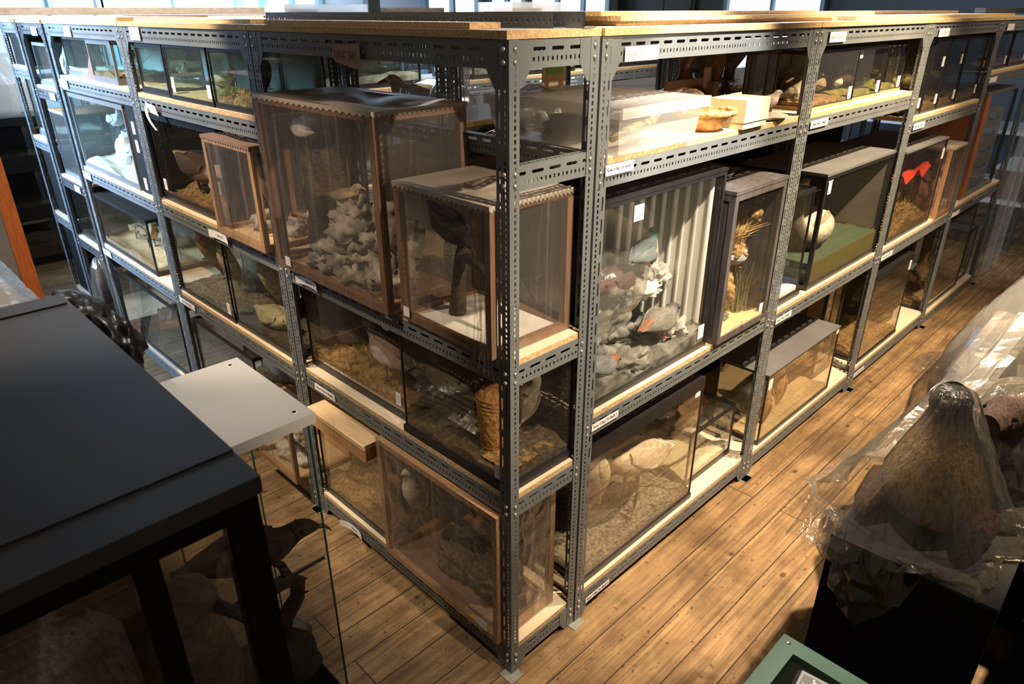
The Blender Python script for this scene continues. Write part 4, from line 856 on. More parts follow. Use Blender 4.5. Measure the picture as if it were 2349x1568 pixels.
Q = lath_case('small lath case with crumpled film, lowest beside the near corner bay', 'x', 1.33, 1.69, -0.055, 0.30, 0.1195, 0.30, 'wood', 0.02, top='film', seed=33, floor_mat='woodpale')
rocks(Q, [(0.14, 0.1, 0.05, 0.07, 0.06, 0.05), (0.24, 0.12, 0.03, 0.05, 0.05, 0.035)], 'snow', 'crumpled_tissue')

# far end bay (2.54 .. 3.79)
Q = case('small case with a dark end window, top shelf of the blue lit bay', 'x', 2.78, 3.16, 0.02, 0.26, 1.7295, 0.205, frame='slate', bar=0.012, gl='glassteal', back='backblue'); ground(Q, Q['_w'], 0.26, 0.022, 0.05, 'litter', 23); twigs(Q, 0.3, 0.12, 0.05, 0.08, 5, 'straw')
bird('small brown bird in the case with the dark end window', 'bird', at(Q, 0.27, 0.12, 0.06), R9, 0.1, 'squat', (.25, .18, .1), (.4, .3, .2), leg=0.2)
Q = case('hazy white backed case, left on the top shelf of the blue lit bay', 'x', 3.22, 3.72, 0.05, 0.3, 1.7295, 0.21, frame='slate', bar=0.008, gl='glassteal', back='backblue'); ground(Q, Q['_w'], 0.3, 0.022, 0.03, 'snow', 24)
t_ = thing('leaning_panel', 'brown triangular board leaning at the left of the blue lit top shelf', 'board', (0.03, 3.215, 1.729), R9); m_ = MB(); m_.add([(-0.10, 0.0, 0), (0.03, 0.0, 0), (0.03, 0.0, 0.13), (-0.10, 0.012, 0), (0.03, 0.012, 0), (0.03, 0.012, 0.13)], [(0, 1, 2), (5, 4, 3), (0, 3, 4, 1), (1, 4, 5, 2), (2, 5, 3, 0)]); m_.build('board', M['carddk'], t_)
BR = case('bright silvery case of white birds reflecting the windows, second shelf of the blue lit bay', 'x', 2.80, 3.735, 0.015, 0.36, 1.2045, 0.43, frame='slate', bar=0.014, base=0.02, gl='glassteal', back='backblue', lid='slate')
ground(BR, BR['_w'], 0.36, 0.02, 0.05, 'snow', 26, rough=0.8); rocks(BR, [(0.25, 0.2, 0.08, 0.10, 0.08, 0.14), (0.6, 0.2, 0.1, 0.12, 0.08, 0.16)], 'snow')
for k, (x, z, a) in enumerate(((0.27, 0.2, 0), (0.60, 0.25, PI), (0.45, 0.05, 0))): bird('white and grey seabird %s in the bright silvery case' % ('on the left rock', 'on the right rock', 'low between the rocks')[k], 'bird', at(BR, x, 0.15, z), a + R9, 0.2, 'stand', (.6, .62, .64), (.85, .85, .84), group=GB, leg=0.12)
t_ = thing('black_case', 'tall black closed case with paper tags, beside the bright silvery case', 'display case', (0.02, 2.77, 1.2045), R9); MB().box(0, 0.17, 0, 0.36, 0, 0.44).build('case_body', M['blackm'], t_)
for z in (0.33, 0.24, 0.05): MB().box(0.05, 0.085, -0.003, 0.0, z - 0.03, z + 0.03).build('paper_tag', M['label'], t_)
Q = case('black lidded glass case of brown waders on sand, in the blue lit bay', 'x', 2.85, 3.74, 0.015, 0.34, 0.7095, 0.325, bar=0.01, base=0.02, gl='glassold', lid='black', back='backdusk'); ground(Q, Q['_w'], 0.34, 0.02, 0.05, 'sand', 28)
for k, (x, a, L_) in enumerate(((0.25, 0.1, .16), (0.48, 0, .22), (0.8, 2.8, .18))): bird('tan wader %s under the black lid' % ('with head low, at the left', 'standing in the middle', 'at the right end')[k], 'bird', at(Q, x, 0.13, 0.04), R9 + a, L_, ('low', 'stand', 'upright')[k], (.42, .3, .16), (.6, .48, .3), leg=0.2)
Q = case('bottom glass case at the far end of the left face, floor boards mirrored in it', 'x', 2.66, 3.72, 0.015, 0.34, 0.1195, 0.44, bar=0.010, base=0.02, gl='glassold', back='card'); ground(Q, Q['_w'], 0.34, 0.02, 0.05, 'earth', 30)
bird('dark bird behind floor reflections in the far bottom case', 'bird', at(Q, 0.4, 0.15, 0.05), R9, 0.26, 'stand', (.08, .06, .05), (.3, .25, .2))
# narrow frame darkened as if unlit, and beyond
Q = case('small case with a white egret-like bird in the darkened narrow frame', 'x', 3.90, 4.32, 0.03, 0.3, 1.6395, 0.25, frame='slate', bar=0.008, gl='glassteal'); ground(Q, Q['_w'], 0.3, 0.022, 0.03, 'sand', 33)
bird('white bird with outspread tail in the darkened narrow frame', 'bird', at(Q, 0.2, 0.13, 0.03), 0.4 + R9, 0.18, 'upright', (.8, .78, .75), (.85, .83, .8))
Q = case('large grey box case with an orange brown rim in the darkened narrow frame', 'x', 3.88, 4.34, 0.03, 0.34, 1.069, 0.42, frame='slate', bar=0.01, gl='glasshaze', lid='wood', back='backgrey'); ground(Q, Q['_w'], 0.34, 0.022, 0.03, 'earth', 34)
Q = case('lower dusky case on the third shelf of the darkened narrow frame', 'x', 3.88, 4.34, 0.03, 0.34, 0.639, 0.34, bar=0.01, gl='glassold', back='backdusk'); ground(Q, Q['_w'], 0.34, 0.022, 0.03, 'earth', 35)
Q = case('pale case in the last pale blue bay', 'x', 4.49, 4.86, 0.05, 0.32, 1.269, 0.40, frame='slate', bar=0.012, gl='glassteal', lid='slate'); ground(Q, Q['_w'], 0.32, 0.022, 0.04, 'snow', 36)
for z, hh, w_ in ((0.7185, 0.46, 'on the third shelf'), (0.1185, 0.5, 'on the bottom shelf'), (1.7385, 0.2, 'on the top shelf')):  # black boxes added to darken the bare pale shelves
    t_ = thing('dark_filler', 'added dark filler box ' + w_ + ' of the last pale blue bay', 'box', (0.03, 4.85, z), R9); MB().box(0, 0.36, 0, 0.36, 0, hh - .03).build('box_body', M['blackm'], t_); MB().box(-.003, 0.363, -.003, 0.363, hh - .03, hh).build('box_lid', M['black'], t_)
# clear bag hanging by the far end bay
bag = drape('clear plastic bag around a curved dark horn, by the foot of the blue lit bay', 'plastic_bag', (-0.09, 3.62, 0.28), [(0.38, 0.03), (0.33, 0.07), (0.24, 0.10), (0.12, 0.115), (0.02, 0.11), (-0.12, 0.09), (-0.25, 0.06)], 'bag', 6, 26, 5, 0.15, (0.6, 1.0))
o_ = MB(); o_.tube([(-0.09, 3.66, 0.58), (-0.10, 3.60, 0.50), (-0.10, 3.58, 0.38), (-0.09, 3.62, 0.24), (-0.07, 3.70, 0.10), (-0.06, 3.74, 0.0)], [0.012, 0.03, 0.035, 0.032, 0.025, 0.02], 10); o_ = o_.build('curved_horn', M['branch']); tag(o_, 'curved dark horn inside the clear bag by the far end bay', 'horn')
# ------------------------------------------------------------------ right-hand row
# top shelf of the 33 bay
T = thing('storage_tub', 'frosted plastic storage tub with a ribbed lid on the top shelf, nearest bay', 'storage tub', (0.402, -0.012, 1.6945))
m_ = MB(); W0, D0, hh, tp = 0.375, 0.48, 0.125, 0.022
def ring(z, e): return [(-e, -e*0.5, z), (W0 + e, -e*0.5, z), (W0 + e, D0 + e, z), (-e, D0 + e, z)]
m_.add(ring(0.002, 0) + ring(hh, tp), [(0, 3, 2, 1)] + [(i, (i+1) % 4, 4 + (i+1) % 4, 4 + i) for i in range(4)]); m_.build('tub_body', M['tub'], T)
m_ = MB(); e = tp + 0.008
m_.box(-e, W0 + e, -e, -e + 0.006, hh - 0.022, hh + 0.008); m_.box(-e, W0 + e, D0 + e - 0.006, D0 + e, hh - 0.022, hh + 0.008); m_.box(-e, -e + 0.006, -e + .006, D0 + e - .006, hh - 0.022, hh + 0.008); m_.box(W0 + e - 0.006, W0 + e, -e + .006, D0 + e - .006, hh - 0.022, hh + 0.008)
m_.grid(60, 3, lambda a, b: (-e + .006 + a * (W0 + 2*e - .012), -e + .006 + b * (D0 + 2*e - .012), hh + 0.004 + (0.007 if 0.05 < b < 0.97 and (int(a * 20) % 2 == 0) else 0.0)), smooth=False); m_.build('tub_lid', M['tub'], T)
m_ = MB(); r_ = random.Random(3)
m_.tube([(0.73 - 0.28 * k / 9, 0.045 + 0.012 * math.sin(k), 1.785 - 0.006 * k + 0.004 * math.sin(k * 1.3)) for k in range(10)], [0.006, 0.009, 0.012, 0.014, 0.015, 0.015, 0.014, 0.012, 0.010, 0.008], 8); o_ = m_.build('patterned_skin', M['snake']); tag(o_, 'patterned reptile skin showing through the side of the frosted tub', 'skin')
m_ = MB(); m_.grid(20, 10, lambda a, b: (0.425 + 0.325 * a, 0.015 + 0.3 * b, 1.712 + 0.035 * (1 - b) + 0.022 * noise.noise(Vector((a * 4, b * 5, 2))))); o_ = m_.build('folded_polythene', M['milky']); tag(o_, 'folded white polythene in the bottom of the frosted tub', 'polythene')
m_ = MB(); m_.blob((0.55, 0.30, 1.74), (0.10, 0.12, 0.035), 5, 0.4, sub=3); o_ = m_.build('dark_pelt', M['fur']); tag(o_, 'dark pelt in the back of the frosted tub', 'pelt'); 
bk = thing('straw_basket', 'round straw basket with a rolled rim beside the frosted tub', 'basket', (0.99, 0.085, 1.6945)); m_ = MB(); m_.lathe([(0.048, 0), (0.062, 0.012), (0.078, 0.035), (0.090, 0.058), (0.087, 0.058), (0.074, 0.035), (0.058, 0.016), (0.02, 0.012)], 30); m_.build('basket_bowl', M['wicker'], bk)
m_ = MB(); m_.tube([(0.098 * math.cos(q * PI / 18), 0.098 * math.sin(q * PI / 18), 0.060) for q in range(37)], 0.010, 8); m_.build('rolled_rim', M['wicker'], bk)
drape('crinkled clear bag slumped in the straw basket', 'plastic_bag', (0.965, 0.14, 1.705), [(0.115, 0.03), (0.10, 0.055), (0.07, 0.075), (0.035, 0.07), (0.02, 0.05)], 'bag', 12, 30, 7, 0.2)
ab = thing('archive_box', 'small buff archive box with a lift-off lid, right of the straw basket', 'box', (1.085, -0.012, 1.6945), 0.02); m_ = MB(); m_.box(0, 0.165, 0, 0.13, 0, 0.03); m_.build('box_base', M['archbox'], ab); m_ = MB(); m_.box(-0.004, 0.169, -0.004, 0.134, 0.021, 0.094); m_.build('box_lid', M['archbox'], ab)
m_ = MB(); m_.blob((0, 0, 0), (0.085, 0.06, 0.012), 2, 0.25, sub=3); o_ = m_.build('flat_stone', M['peb'], None, (1.375, 0.045, 1.7065)); tag(o_, 'flat grey stone slab under the small dove at the shelf edge', 'stone')
bird('pinkish grey dove with its head tucked, standing on the flat grey stone', 'bird', (1.375, 0.055, 1.752), -0.35, 0.115, 'squat', (.42, .34, .31), (.55, .44, .38), wing=(.42, .34, .30), tail=(.45, .26, .16), legmat='beakr', body=True, leg=0.12)
TC = case('black edged case of birds in dark heather, silhouetted against the windows on the top shelf', 'y', 1.36, 1.576, 0.13, 0.40, 1.6945, 0.235, bar=0.008, gl='glass', base=0.012, base_mat='wood', lid_h=0.012)
twigs(TC, 0.07, 0.2, 0.014, 0.10, 10, 'twig', 'heather', 5, 0.4); twigs(TC, 0.15, 0.22, 0.014, 0.09, 10, 'twig', 'heather', 6, 0.5); twigs(TC, 0.12, 0.12, 0.014, 0.07, 8, 'twig', 'heather', 8, 0.6)
ground(TC, TC['_w'], 0.40, 0.012, 0.04, 'earth', 40); g_ = MB(); g_.blob((0.13, 0.06, 0.02), (0.07, 0.05, 0.02), 4, 0.3, sub=3); g_.build('moss_mound', M['moss'], TC)
bird('grouse silhouetted among heather, facing the window', 'bird', at(TC, 0.07, 0.22, 0.075), PI / 2 + 0.8, 0.12, 'squat', (.06, .06, .07), (.1, .1, .1), leg=0.05)
bird('second grouse higher up in the heather case', 'bird', at(TC, 0.155, 0.24, 0.09), 0.3, 0.14, 'squat', (.06, .06, .07), (.09, .09, .09), leg=0.05)
bird('tan chick at the front of the heather case', 'bird', at(TC, 0.165, 0.05, 0.035), -0.3, 0.055, 'squat', (.4, .3, .15), (.6, .5, .3), leg=0.15)
pd = thing('turned_pedestal', 'dark turned wooden pedestal with a waisted stem, behind the flat cardboard', 'pedestal', (1.25, 0.335, 1.6945)); m_ = MB(); m_.lathe([(0.10, 0), (0.105, 0.02), (0.10, 0.06), (0.085, 0.09), (0.045, 0.115), (0.027, 0.14), (0.024, 0.17), (0.028, 0.20), (0.045, 0.225), (0.05, 0.235)], 28); m_.build('pedestal_turning', M['ped'], pd)
fc = thing('cardboard_flat', 'brown cardboard tray standing on edge behind the frosted tub', 'cardboard', (1.06, 0.285, 1.6945), 0.0); m_ = MB(); m_.box(0, 0.30, 0, 0.012, 0, 0.135); m_.box(0.27, 0.30, -0.03, 0, 0, 0.12); m_.build('tray_panel', M['carddk'], fc); m_ = MB(); m_.box(0.235, 0.285, -0.002, 0.0, 0.10, 0.17); m_.build('hang_tag', M['card'], fc)
fu = MB(); fu.col = (.16, .09, .04); fu.tube([(1.47, 0.36, 1.985), (1.46, 0.36, 1.93), (1.45, 0.355, 1.87), (1.45, 0.35, 1.80), (1.455, 0.35, 1.76)], [0.03, 0.055, 0.06, 0.045, 0.015], 14); o_ = fu.build('hanging_pelt', M['fur']); tag(o_, 'brown hanging pelt at the back of the nearest top shelf', 'pelt')
fu = MB(); fu.col = (.055, .03, .025); fu.tube([(1.56, 0.33, 1.975), (1.565, 0.33, 1.94), (1.57, 0.325, 1.89), (1.56, 0.32, 1.85)], [0.03, 0.05, 0.05, 0.02], 14); fu.tube([(1.55, 0.325, 1.87), (1.535, 0.325, 1.80), (1.54, 0.32, 1.76)], [0.018, 0.012, 0.02], 8); fu.tube([(1.575, 0.325, 1.87), (1.57, 0.32, 1.80)], [0.014, 0.01], 8); o_ = fu.build('hanging_beast', M['fur']); tag(o_, 'dark hoofed animal skin hanging right of the brown pelt', 'pelt')
rl = MB(); rl.tube([(0.47, 0.52, 1.76), (0.62, 0.50, 1.755), (0.80, 0.50, 1.74), (1.0, 0.50, 1.735)], [0.06, 0.05, 0.042, 0.035], 14); o_ = rl.build('wrapped_roll', M['milky']); tag(o_, 'grey roll wrapped in plastic lying behind the frosted tub', 'roll')
m_ = MB(); m_.box(0.72, 0.80, 0.548, 0.551, 1.86, 1.90); o_ = m_.build('green_sticker', M['limegreen']); tag(o_, 'lime green sticker on card at the back of the nearest top shelf', 'sticker'); m_ = MB(); m_.box(0.70, 0.82, 0.552, 0.556, 1.6945, 1.91); o_ = m_.build('backing_card', M['archbox']); tag(o_, 'pale card standing up behind the lime green sticker', 'card')
drape('white translucent bag heaped behind the corner end frame', 'plastic_bag', (0.52, 0.42, 1.695), [(0.15, 0.02), (0.13, 0.07), (0.09, 0.12), (0.04, 0.13), (0.0, 0.13)], 'milky', 17, 40, 7, 0.2, (1.0, 0.9))

# second shelf of the 33 bay
MC = case('tall black case of mergansers on mossy rocks with white pleated cloth', 'y', 0.375, 1.082, 0.022, 0.50, 0.8805, 0.685, bar=0.014, base=0.016, side='blackm', lid='black', back='backdusk', gl='glass', tags=((0.665, 0.07, 0.04, 0.055), (0.20, 0.62, 0.05, 0.05)))
ground(MC, MC['_w'], 0.5, 0.016, 0.09, 'rockdk', 44, rough=0.9)
rocks(MC, [(0.18, 0.22, 0.13, 0.12, 0.10, 0.12), (0.30, 0.10, 0.04, 0.12, 0.07, 0.045), (0.06, 0.10, 0.03, 0.06, 0.05, 0.04), (0.52, 0.2, 0.05, 0.10, 0.10, 0.05), (0.40, 0.30, 0.12, 0.12, 0.08, 0.16), (0.34, 0.2, 0.14, 0.09, 0.06, 0.07)], 'rockdk', fine=0.5)
rocks(MC, [(0.62, 0.11, 0.06, 0.06, 0.06, 0.055), (0.50, 0.18, 0.235, 0.11, 0.05, 0.04), (0.03, 0.08, 0.20, 0.03, 0.04, 0.06), (0.60, 0.18, 0.27, 0.05, 0.04, 0.045)], 'rock', fine=0.5)
m_ = MB(); m_.grid(40, 24, lambda a, c: (0.686 - 0.010 * math.sin(a * 55) * (1 - 0.3 * c) - 0.03 * (1 - c) * a, 0.03 + 0.42 * a, 0.02 + 0.64 * c)); m_.build('pleated_cloth', M['cream'], MC)
bird('grey merganser with a rusty tail, right in the tall black case', 'bird', (0.89, 0.115, 1.015), 0.15, 0.25, 'low', (.15, .135, .11), (.42, .36, .24), (.10, .09, .08), wing=(.14, .125, .10), tail=(.20, .085, .04), legmat='beakr', beak='beakd', bl=0.13, body=True, leg=0.1, tilt=-0.02)
bird('grey merganser with a chestnut head, low at the left of the tall black case', 'bird', (0.52, 0.1, 0.965), 0.1, 0.22, 'low', (.13, .125, .12), (.34, .32, .28), (.16, .065, .025), wing=(.16, .155, .15), beak='beakr', bl=0.14, body=True, leg=0.0, tilt=-0.25)
bird('green headed merganser drake with a buff breast, highest in the tall black case', 'bird', (0.83, 0.17, 1.275), 0.25, 0.21, 'squat', (.06, .075, .075), (.58, .44, .28), (.015, .07, .045), wing=(.12, .13, .13), legmat='beakr', beak='beakr', body=True, leg=0.02)
bird('dark bodied duck wrapped in clear film, upper left in the tall black case', 'bird', (0.7, 0.19, 1.2), PI + 0.2, 0.26, 'low', (.10, .06, .05), (.42, .38, .36), (.10, .05, .04), legmat='beakr', body=True, leg=0.0)
m_ = MB(); m_.blob((0.28, 0.17, 0.31), (0.19, 0.09, 0.13), 3, 0.35, sub=4, smooth=False); m_.build('crumpled_film', M['bag'], MC)
JC = case('narrow grey framed case with a nest of dry grass and a blue grey jay', 'y', 1.105, 1.50, -0.012, 0.36, 0.8805, 0.60, frame='stile', bar=0.024, base=0.012, side='stile', lid='black', back='backbuff', gl='glass', lid_h=0.014, tags=((0.36, 0.05, 0.04, 0.05),), lid_mat='stile')
ground(JC, JC['_w'], 0.36, 0.012, 0.05, 'sand', 47); rocks(JC, [(0.08, 0.12, 0.06, 0.05, 0.05, 0.07), (0.12, 0.16, 0.20, 0.06, 0.05, 0.08)], 'sand'); rocks(JC, [(0.16, 0.09, 0.05, 0.045, 0.03, 0.022)], 'stone')
m_ = MB(); m_.tube([(0.16, 0.16, 0.03), (0.18, 0.16, 0.2), (0.20, 0.16, 0.34), (0.28, 0.18, 0.44), (0.33, 0.16, 0.52)], [0.02, 0.018, 0.016, 0.012, 0.008], 8); m_.build('branch', M['branch'], JC)
blades(JC, [(0.17 + 0.012 * k, 0.09 + .01 * (k % 3), 0.34, 20, 0.13, 0.9) for k in range(7)], 'straw', 'grass_nest', 41); blades(JC, [(0.28 + .012 * k, 0.085, 0.03, 14, 0.26, 0.3) for k in range(6)], 'reed', 'green_blades', 42); rocks(JC, [(0.33, 0.09, 0.44, 0.04, 0.035, 0.04), (0.355, 0.10, 0.50, 0.02, 0.03, 0.035), (0.22, 0.10, 0.31, 0.07, 0.05, 0.04), (0.17, 0.09, 0.16, 0.045, 0.04, 0.07)], 'litter', 'lichen')
bird('blue grey jay in the narrow grey framed case', 'bird', (1.345, 0.085, 1.165), 0.1, 0.20, 'low', (.36, .37, .40), (.55, .5, .45), (.4, .41, .44), wing=(.34, .35, .40), legmat='beaky', body=True, leg=0.05, tilt=-0.1)
bk_ = thing('black_sleeve', 'creased black sleeve lying on the narrow grey framed case', 'sleeve', (1.25, 0.10, 1.4805), 0.3); m_ = MB(); m_.grid(12, 6, lambda a, b: (0.22 * a, 0.12 * b, 0.003 + 0.022 * math.sin(a * PI) * (0.6 + .4 * math.sin(b * 5)))); m_.build('sleeve_sheet', M['steel'], bk_)
# bottom of the 33 bay
DC = case('large low glass case of a white gull over gravel, bottom of the nearest bay', 'y', 0.375, 1.115, 0.022, 0.36, 0.1305, 0.60, bar=0.007, base=0.024, gl='glassold', lid='black', lid_h=0.05, over=0.004, tags=((0.70, 0.545, 0.035, 0.045),), back='backdusk')
ground(DC, DC['_w'], 0.36, 0.024, 0.05, 'gravel', 50, rough=0.5)
bird('large white gull facing left with wing tips to the right, in the low glass case', 'bird', (0.8, 0.12, 0.455), PI - 0.05, 0.42, 'low', (.70, .60, .45), (.78, .70, .56), tail=(.85, .8, .7), wing=(.72, .62, .48), body=True, leg=0.40, tilt=0.28)
bird('white bird with a hanging neck at the left of the low glass case', 'bird', (0.5, 0.105, 0.55), PI, 0.30, 'upright', (.72, .62, .46), (.75, .66, .5), body=True, leg=0.3)
CC = case('small open fronted case with a pale sand floor, right of the low gull case', 'y', 1.165, 1.545, 0.075, 0.30, 0.1305, 0.275, bar=0.008, base=0.02, gl='glass', tags=((0.345, 0.06, 0.03, 0.045),))
ground(CC, CC['_w'], 0.30, 0.02, 0.045, 'backbuff', 52, rough=0.8)
CB = case('tall dusky case at the back of the nearest bay, above the pale sand case', 'y', 1.13, 1.56, 0.40, 0.17, 0.1305, 0.56, bar=0.01, gl='glassold', back='backdusk'); ground(CB, CB['_w'], 0.17, 0.022, 0.08, 'litter', 53)

# the 32 bay
for k, (a, b, h_, L_) in enumerate(((1.69, 2.10, .222, .16), (2.115, 2.47, .222, .12), (2.485, 2.80, .215, .10))):
    Q = case(('glass case of a stone wall scene, left', 'glass case with a tiny white bird, middle', 'glass case with a greenish mound, right')[k] + ' on the top shelf of the 32 bay', 'y', a, b, 0.03 + .02 * k, 0.30, 1.6945, h_, bar=0.006, base=0.014, base_mat='wood', gl='glassold', back='backgrey', tags=((b - a - 0.04, 0.045, 0.035, 0.05),) + (((0.05, 0.19, 0.035, 0.03),) if k == 1 else ()))
    ground(Q, Q['_w'], 0.3, 0.014, 0.03, ('litter', 'moss', 'moss')[k], 60 + k)
    if k == 0: rocks(Q, [(0.08, 0.12, 0.05, 0.06, 0.05, 0.05), (0.2, 0.2, 0.07, 0.08, 0.05, 0.06)], 'rock'); MB().box(0.1, 0.38, 0.2, 0.27, 0.03, 0.085).build('wall_block', M['carddk'], Q)
    if k == 2: rocks(Q, [(0.16, 0.15, 0.03, 0.08, 0.06, 0.04)], 'moss', 'moss_mound')
    bird(('brown partridge by the stone wall', 'tiny white ptarmigan on moss', 'olive finch on the greenish mound')[k] + ', top shelf of the 32 bay', 'bird', at(Q, (0.28, 0.10, 0.2)[k], 0.10, 0.025 + .03 * (k == 2)), (0.3, 0.2, PI)[k], L_ * .8, 'squat', ((.3, .22, .14), (.8, .77, .68), (.3, .28, .1))[k], ((.4, .32, .22), (.85, .82, .75), (.4, .38, .2))[k], leg=0.1)
SC = case('small black based case with a blue and white floor, left of the grey lidded case', 'y', 1.635, 1.895, 0.03, 0.30, 0.8635, 0.50, bar=0.008, base=0.022, gl='glass', over=0.008, back='backbuff'); ground(SC, SC['_w'], 0.30, 0.022, 0.04, 'snow', 65); MB().box(0.08, 0.2, 0.05, 0.15, 0.055, 0.065).build('blue_water_panel', M['binblue'], SC)
bird('brown heron with a long pale bill poking over the blue floor', 'bird', at(SC, 0.12, 0.15, 0.06), 0.5, 0.30, 'upright', (.16, .11, .06), (.30, .22, .13), beak='beaky', bl=0.25, leg=0.2)
OC = case('long case with a grey lid holding a resting cream waterbird on green baize', 'y', 1.965, 2.80, 0.018, 0.40, 0.8635, 0.545, bar=0.018, base=0.014, lid='slate', lid_h=0.012, gl='glass', tags=((0.06, 0.475, 0.035, 0.055), (0.06, 0.515, 0.05, 0.02)))
MB().box(0.018, OC['_w'] - 0.018, 0.012, 0.385, 0.014, 0.125).build('baize_plinth', M['green'], OC); MB().box(0.018, OC['_w'] - 0.018, 0.008, 0.0115, 0.014, 0.125).build('olive_riser', M['olive'], OC)
MB().box(0.82, 0.832, 0.02, 0.385, 0.13, 0.53).build('inner_end_panel', M['backdusk'], OC)
bird('cream long necked waterbird resting on green baize', 'bird', (2.26, 0.2, 1.065), PI + 0.12, 0.53, 'pelican', (.60, .53, .40), (.12, .10, .08), (.36, .27, .17), wing=(.34, .28, .20), tail=(.6, .55, .45), beak='beaky', bl=0.2, name='sleeping_bird', body=True, leg=0)
rocks(OC, [(0.50, 0.32, 0.16, 0.05, 0.04, 0.04), (0.60, 0.33, 0.19, 0.06, 0.04, 0.06), (0.70, 0.33, 0.2, 0.06, 0.04, 0.08)], 'litter', 'heather_mound'); MB().box(0.55, 0.72, 0.30, 0.37, 0.31, 0.315).build('white_card', M['label'], OC)
WC = case('low wide glass case with a white plumed bird, bottom of the 32 bay', 'y', 1.715, 2.53, 0.015, 0.26, 0.1185, 0.39, bar=0.008, base=0.014, gl='glassold', lid='slate', lid_h=0.006, tags=((0.035, 0.33, 0.04, 0.05), (0.79, 0.365, 0.03, 0.03)))
ground(WC, WC['_w'], 0.26, 0.014, 0.03, 'sand', 70); blades(WC, [(0.08 + .03 * k, 0.10, 0.02, 16, 0.10, 0.9) for k in range(5)], 'straw', seed=51)
bird('white plumed bird in the low wide glass case', 'bird', (2.06, 0.1, 0.3), 0.5, 0.18, 'upright', (.55, .33, .16), (.75, .6, .38), (.88, .86, .8), tail=(.5, .25, .1), body=True, leg=0.1); bird('tan bird at the left end of the low wide glass case', 'bird', (1.9, 0.085, 0.24), 0.2, 0.16, 'upright', (.45, .25, .1), (.8, .7, .5), body=True, leg=0.1)
m_ = MB(); m_.blob((0, 0, 0), (0.10, 0.09, 0.13), 3, 0.35, sub=4, fine=.4); o_ = m_.build('fibre_ball', M['wicker'], None, (1.60 + .05, 0.40, 0.26)); tag(o_, 'shaggy orange fibre ball behind the first upright on the bottom shelf', 'fibre')
for k, (a, b, y, h_) in enumerate(((2.30, 2.62, 0.32, .66), (2.56, 2.80, 0.12, .62))):
    Q = case(('tall black framed case behind the plumed bird case', 'black framed case with a lath edge beside the second upright, bottom shelf')[k], 'y', a, b, y, 0.22, 0.1185, h_, bar=0.016, gl='glassold', back='backdusk', lid='black', tags=((0.03, 0.06, 0.03, 0.045),)); ground(Q, Q['_w'], 0.22, 0.022, 0.06, 'litter', 72 + k)
# the 31 bay
for k, (a, b) in enumerate(((2.90, 3.05), (3.07, 3.32), (3.335, 3.64), (3.655, 4.06))):
    Q = case('dark glass case with %s, above the red cloth case' % ('a yellow bird on reeds', 'a dusky thrush', 'a drab warbler and two paper tags', 'a black grouse at the right end')[k], 'y', a, b, 0.03, 0.30, 1.5585, 0.36, bar=0.009, base=0.012, gl='glassold', back='backdusk', lid='black', tags=((b - a - .03, 0.06, 0.03, 0.05),) + (((b - a - .05, 0.25, 0.03, 0.05),) if k in (1, 2) else ()))
    ground(Q, Q['_w'], 0.3, 0.012, 0.06, 'litter', 80 + k); twigs(Q, (b - a) / 2, 0.15, 0.05, 0.14, 4, 'branch', seed=80 + k)
    bird('%s perched in the dark case above the red cloth case' % ('yellow oriole', 'dusky thrush', 'drab warbler', 'black grouse')[k], 'bird', at(Q, (b - a) * .55, 0.14, 0.10), (0.2, 2.9, 0.5, PI)[k], 0.11 + .03 * k, 'squat', ((.5, .45, .05), (.12, .1, .08), (.2, .17, .1), (.03, .03, .03))[k], ((.6, .55, .1), (.3, .26, .2), (.35, .3, .2), (.06, .06, .06))[k], leg=0.1)
FX = case('case of a badger-like animal under red cloth, reflecting orange floor', 'y', 2.98, 3.70, 0.02, 0.38, 0.8585, 0.515, bar=0.010, base=0.016, lid='slate', gl='glassold', back='backdusk', tags=((0.685, 0.42, 0.03, 0.06),))
ground(FX, FX['_w'], 0.38, 0.016, 0.10, 'litter', 90, rough=0.9); blades(FX, [(0.06 + .05 * k, 0.10 + .02 * (k % 3), 0.07, 26, 0.12, 0.8) for k in range(10)], 'straw', seed=61)
p_ = at(FX, 0.34, 0.2, 0.08); beast('grizzled brown animal with small round ears, sitting under red cloth', 'animal', p_, 0.2, [(-.2, 0, .05, .03, .03), (-.14, 0, .09, .09, .09), (0, 0, .13, .11, .13), (.10, 0, .18, .095, .11), (.17, 0, .24, .07, .075), (.23, 0, .25, .06, .06), (.29, 0, .235, .03, .03), (.31, 0, .23, .012, .012)], [(.2, .13, .07), (.26, .17, .09), (.3, .2, .11), (.3, .2, .11), (.36, .26, .16), (.4, .3, .2), (.2, .14, .09), (.05, .04, .03)], ears=[(.18, .055, .31, .03, (.3, .2, .12)), (.18, -.055, .31, .03, (.3, .2, .12))], eyes=[(.245, .04, .27, .008), (.245, -.04, .27, .008)], limbs=[([(.12, .05, .1, .035), (.13, .055, -.04, .025)], (.2, .13, .08)), ([(.12, -.05, .1, .035), (.13, -.055, -.04, .025)], (.2, .13, .08))])
m_ = MB(); m_.grid(24, 10, lambda a, b: (0.10 + 0.56 * a, 0.04 + 0.26 * b, 0.375 + 0.035 * noise.noise(Vector((a * 6, b * 4, 0))) + 0.018 * math.sin(a * 14) - 0.05 * (1 - b))); o_ = m_.build('red_cloth', M['redcloth'], None, (2.98, 0.02, 0.8585)); tag(o_, 'crumpled bright red cloth inside the case of the grizzled animal', 'cloth')
PK = lath_case('upright lath case with pink tissue in film, right of the red cloth case', 'y', 3.765, 4.06, 0.0, 0.30, 0.8585, 0.44, 'wood', 0.022, tags=(), seed=41, floor_mat='pinkcloth'); rocks(PK, [(0.15, 0.16, 0.14, 0.10, 0.09, 0.14), (0.16, 0.14, 0.30, 0.09, 0.08, 0.09)], 'pinkcloth', 'pink_tissue')
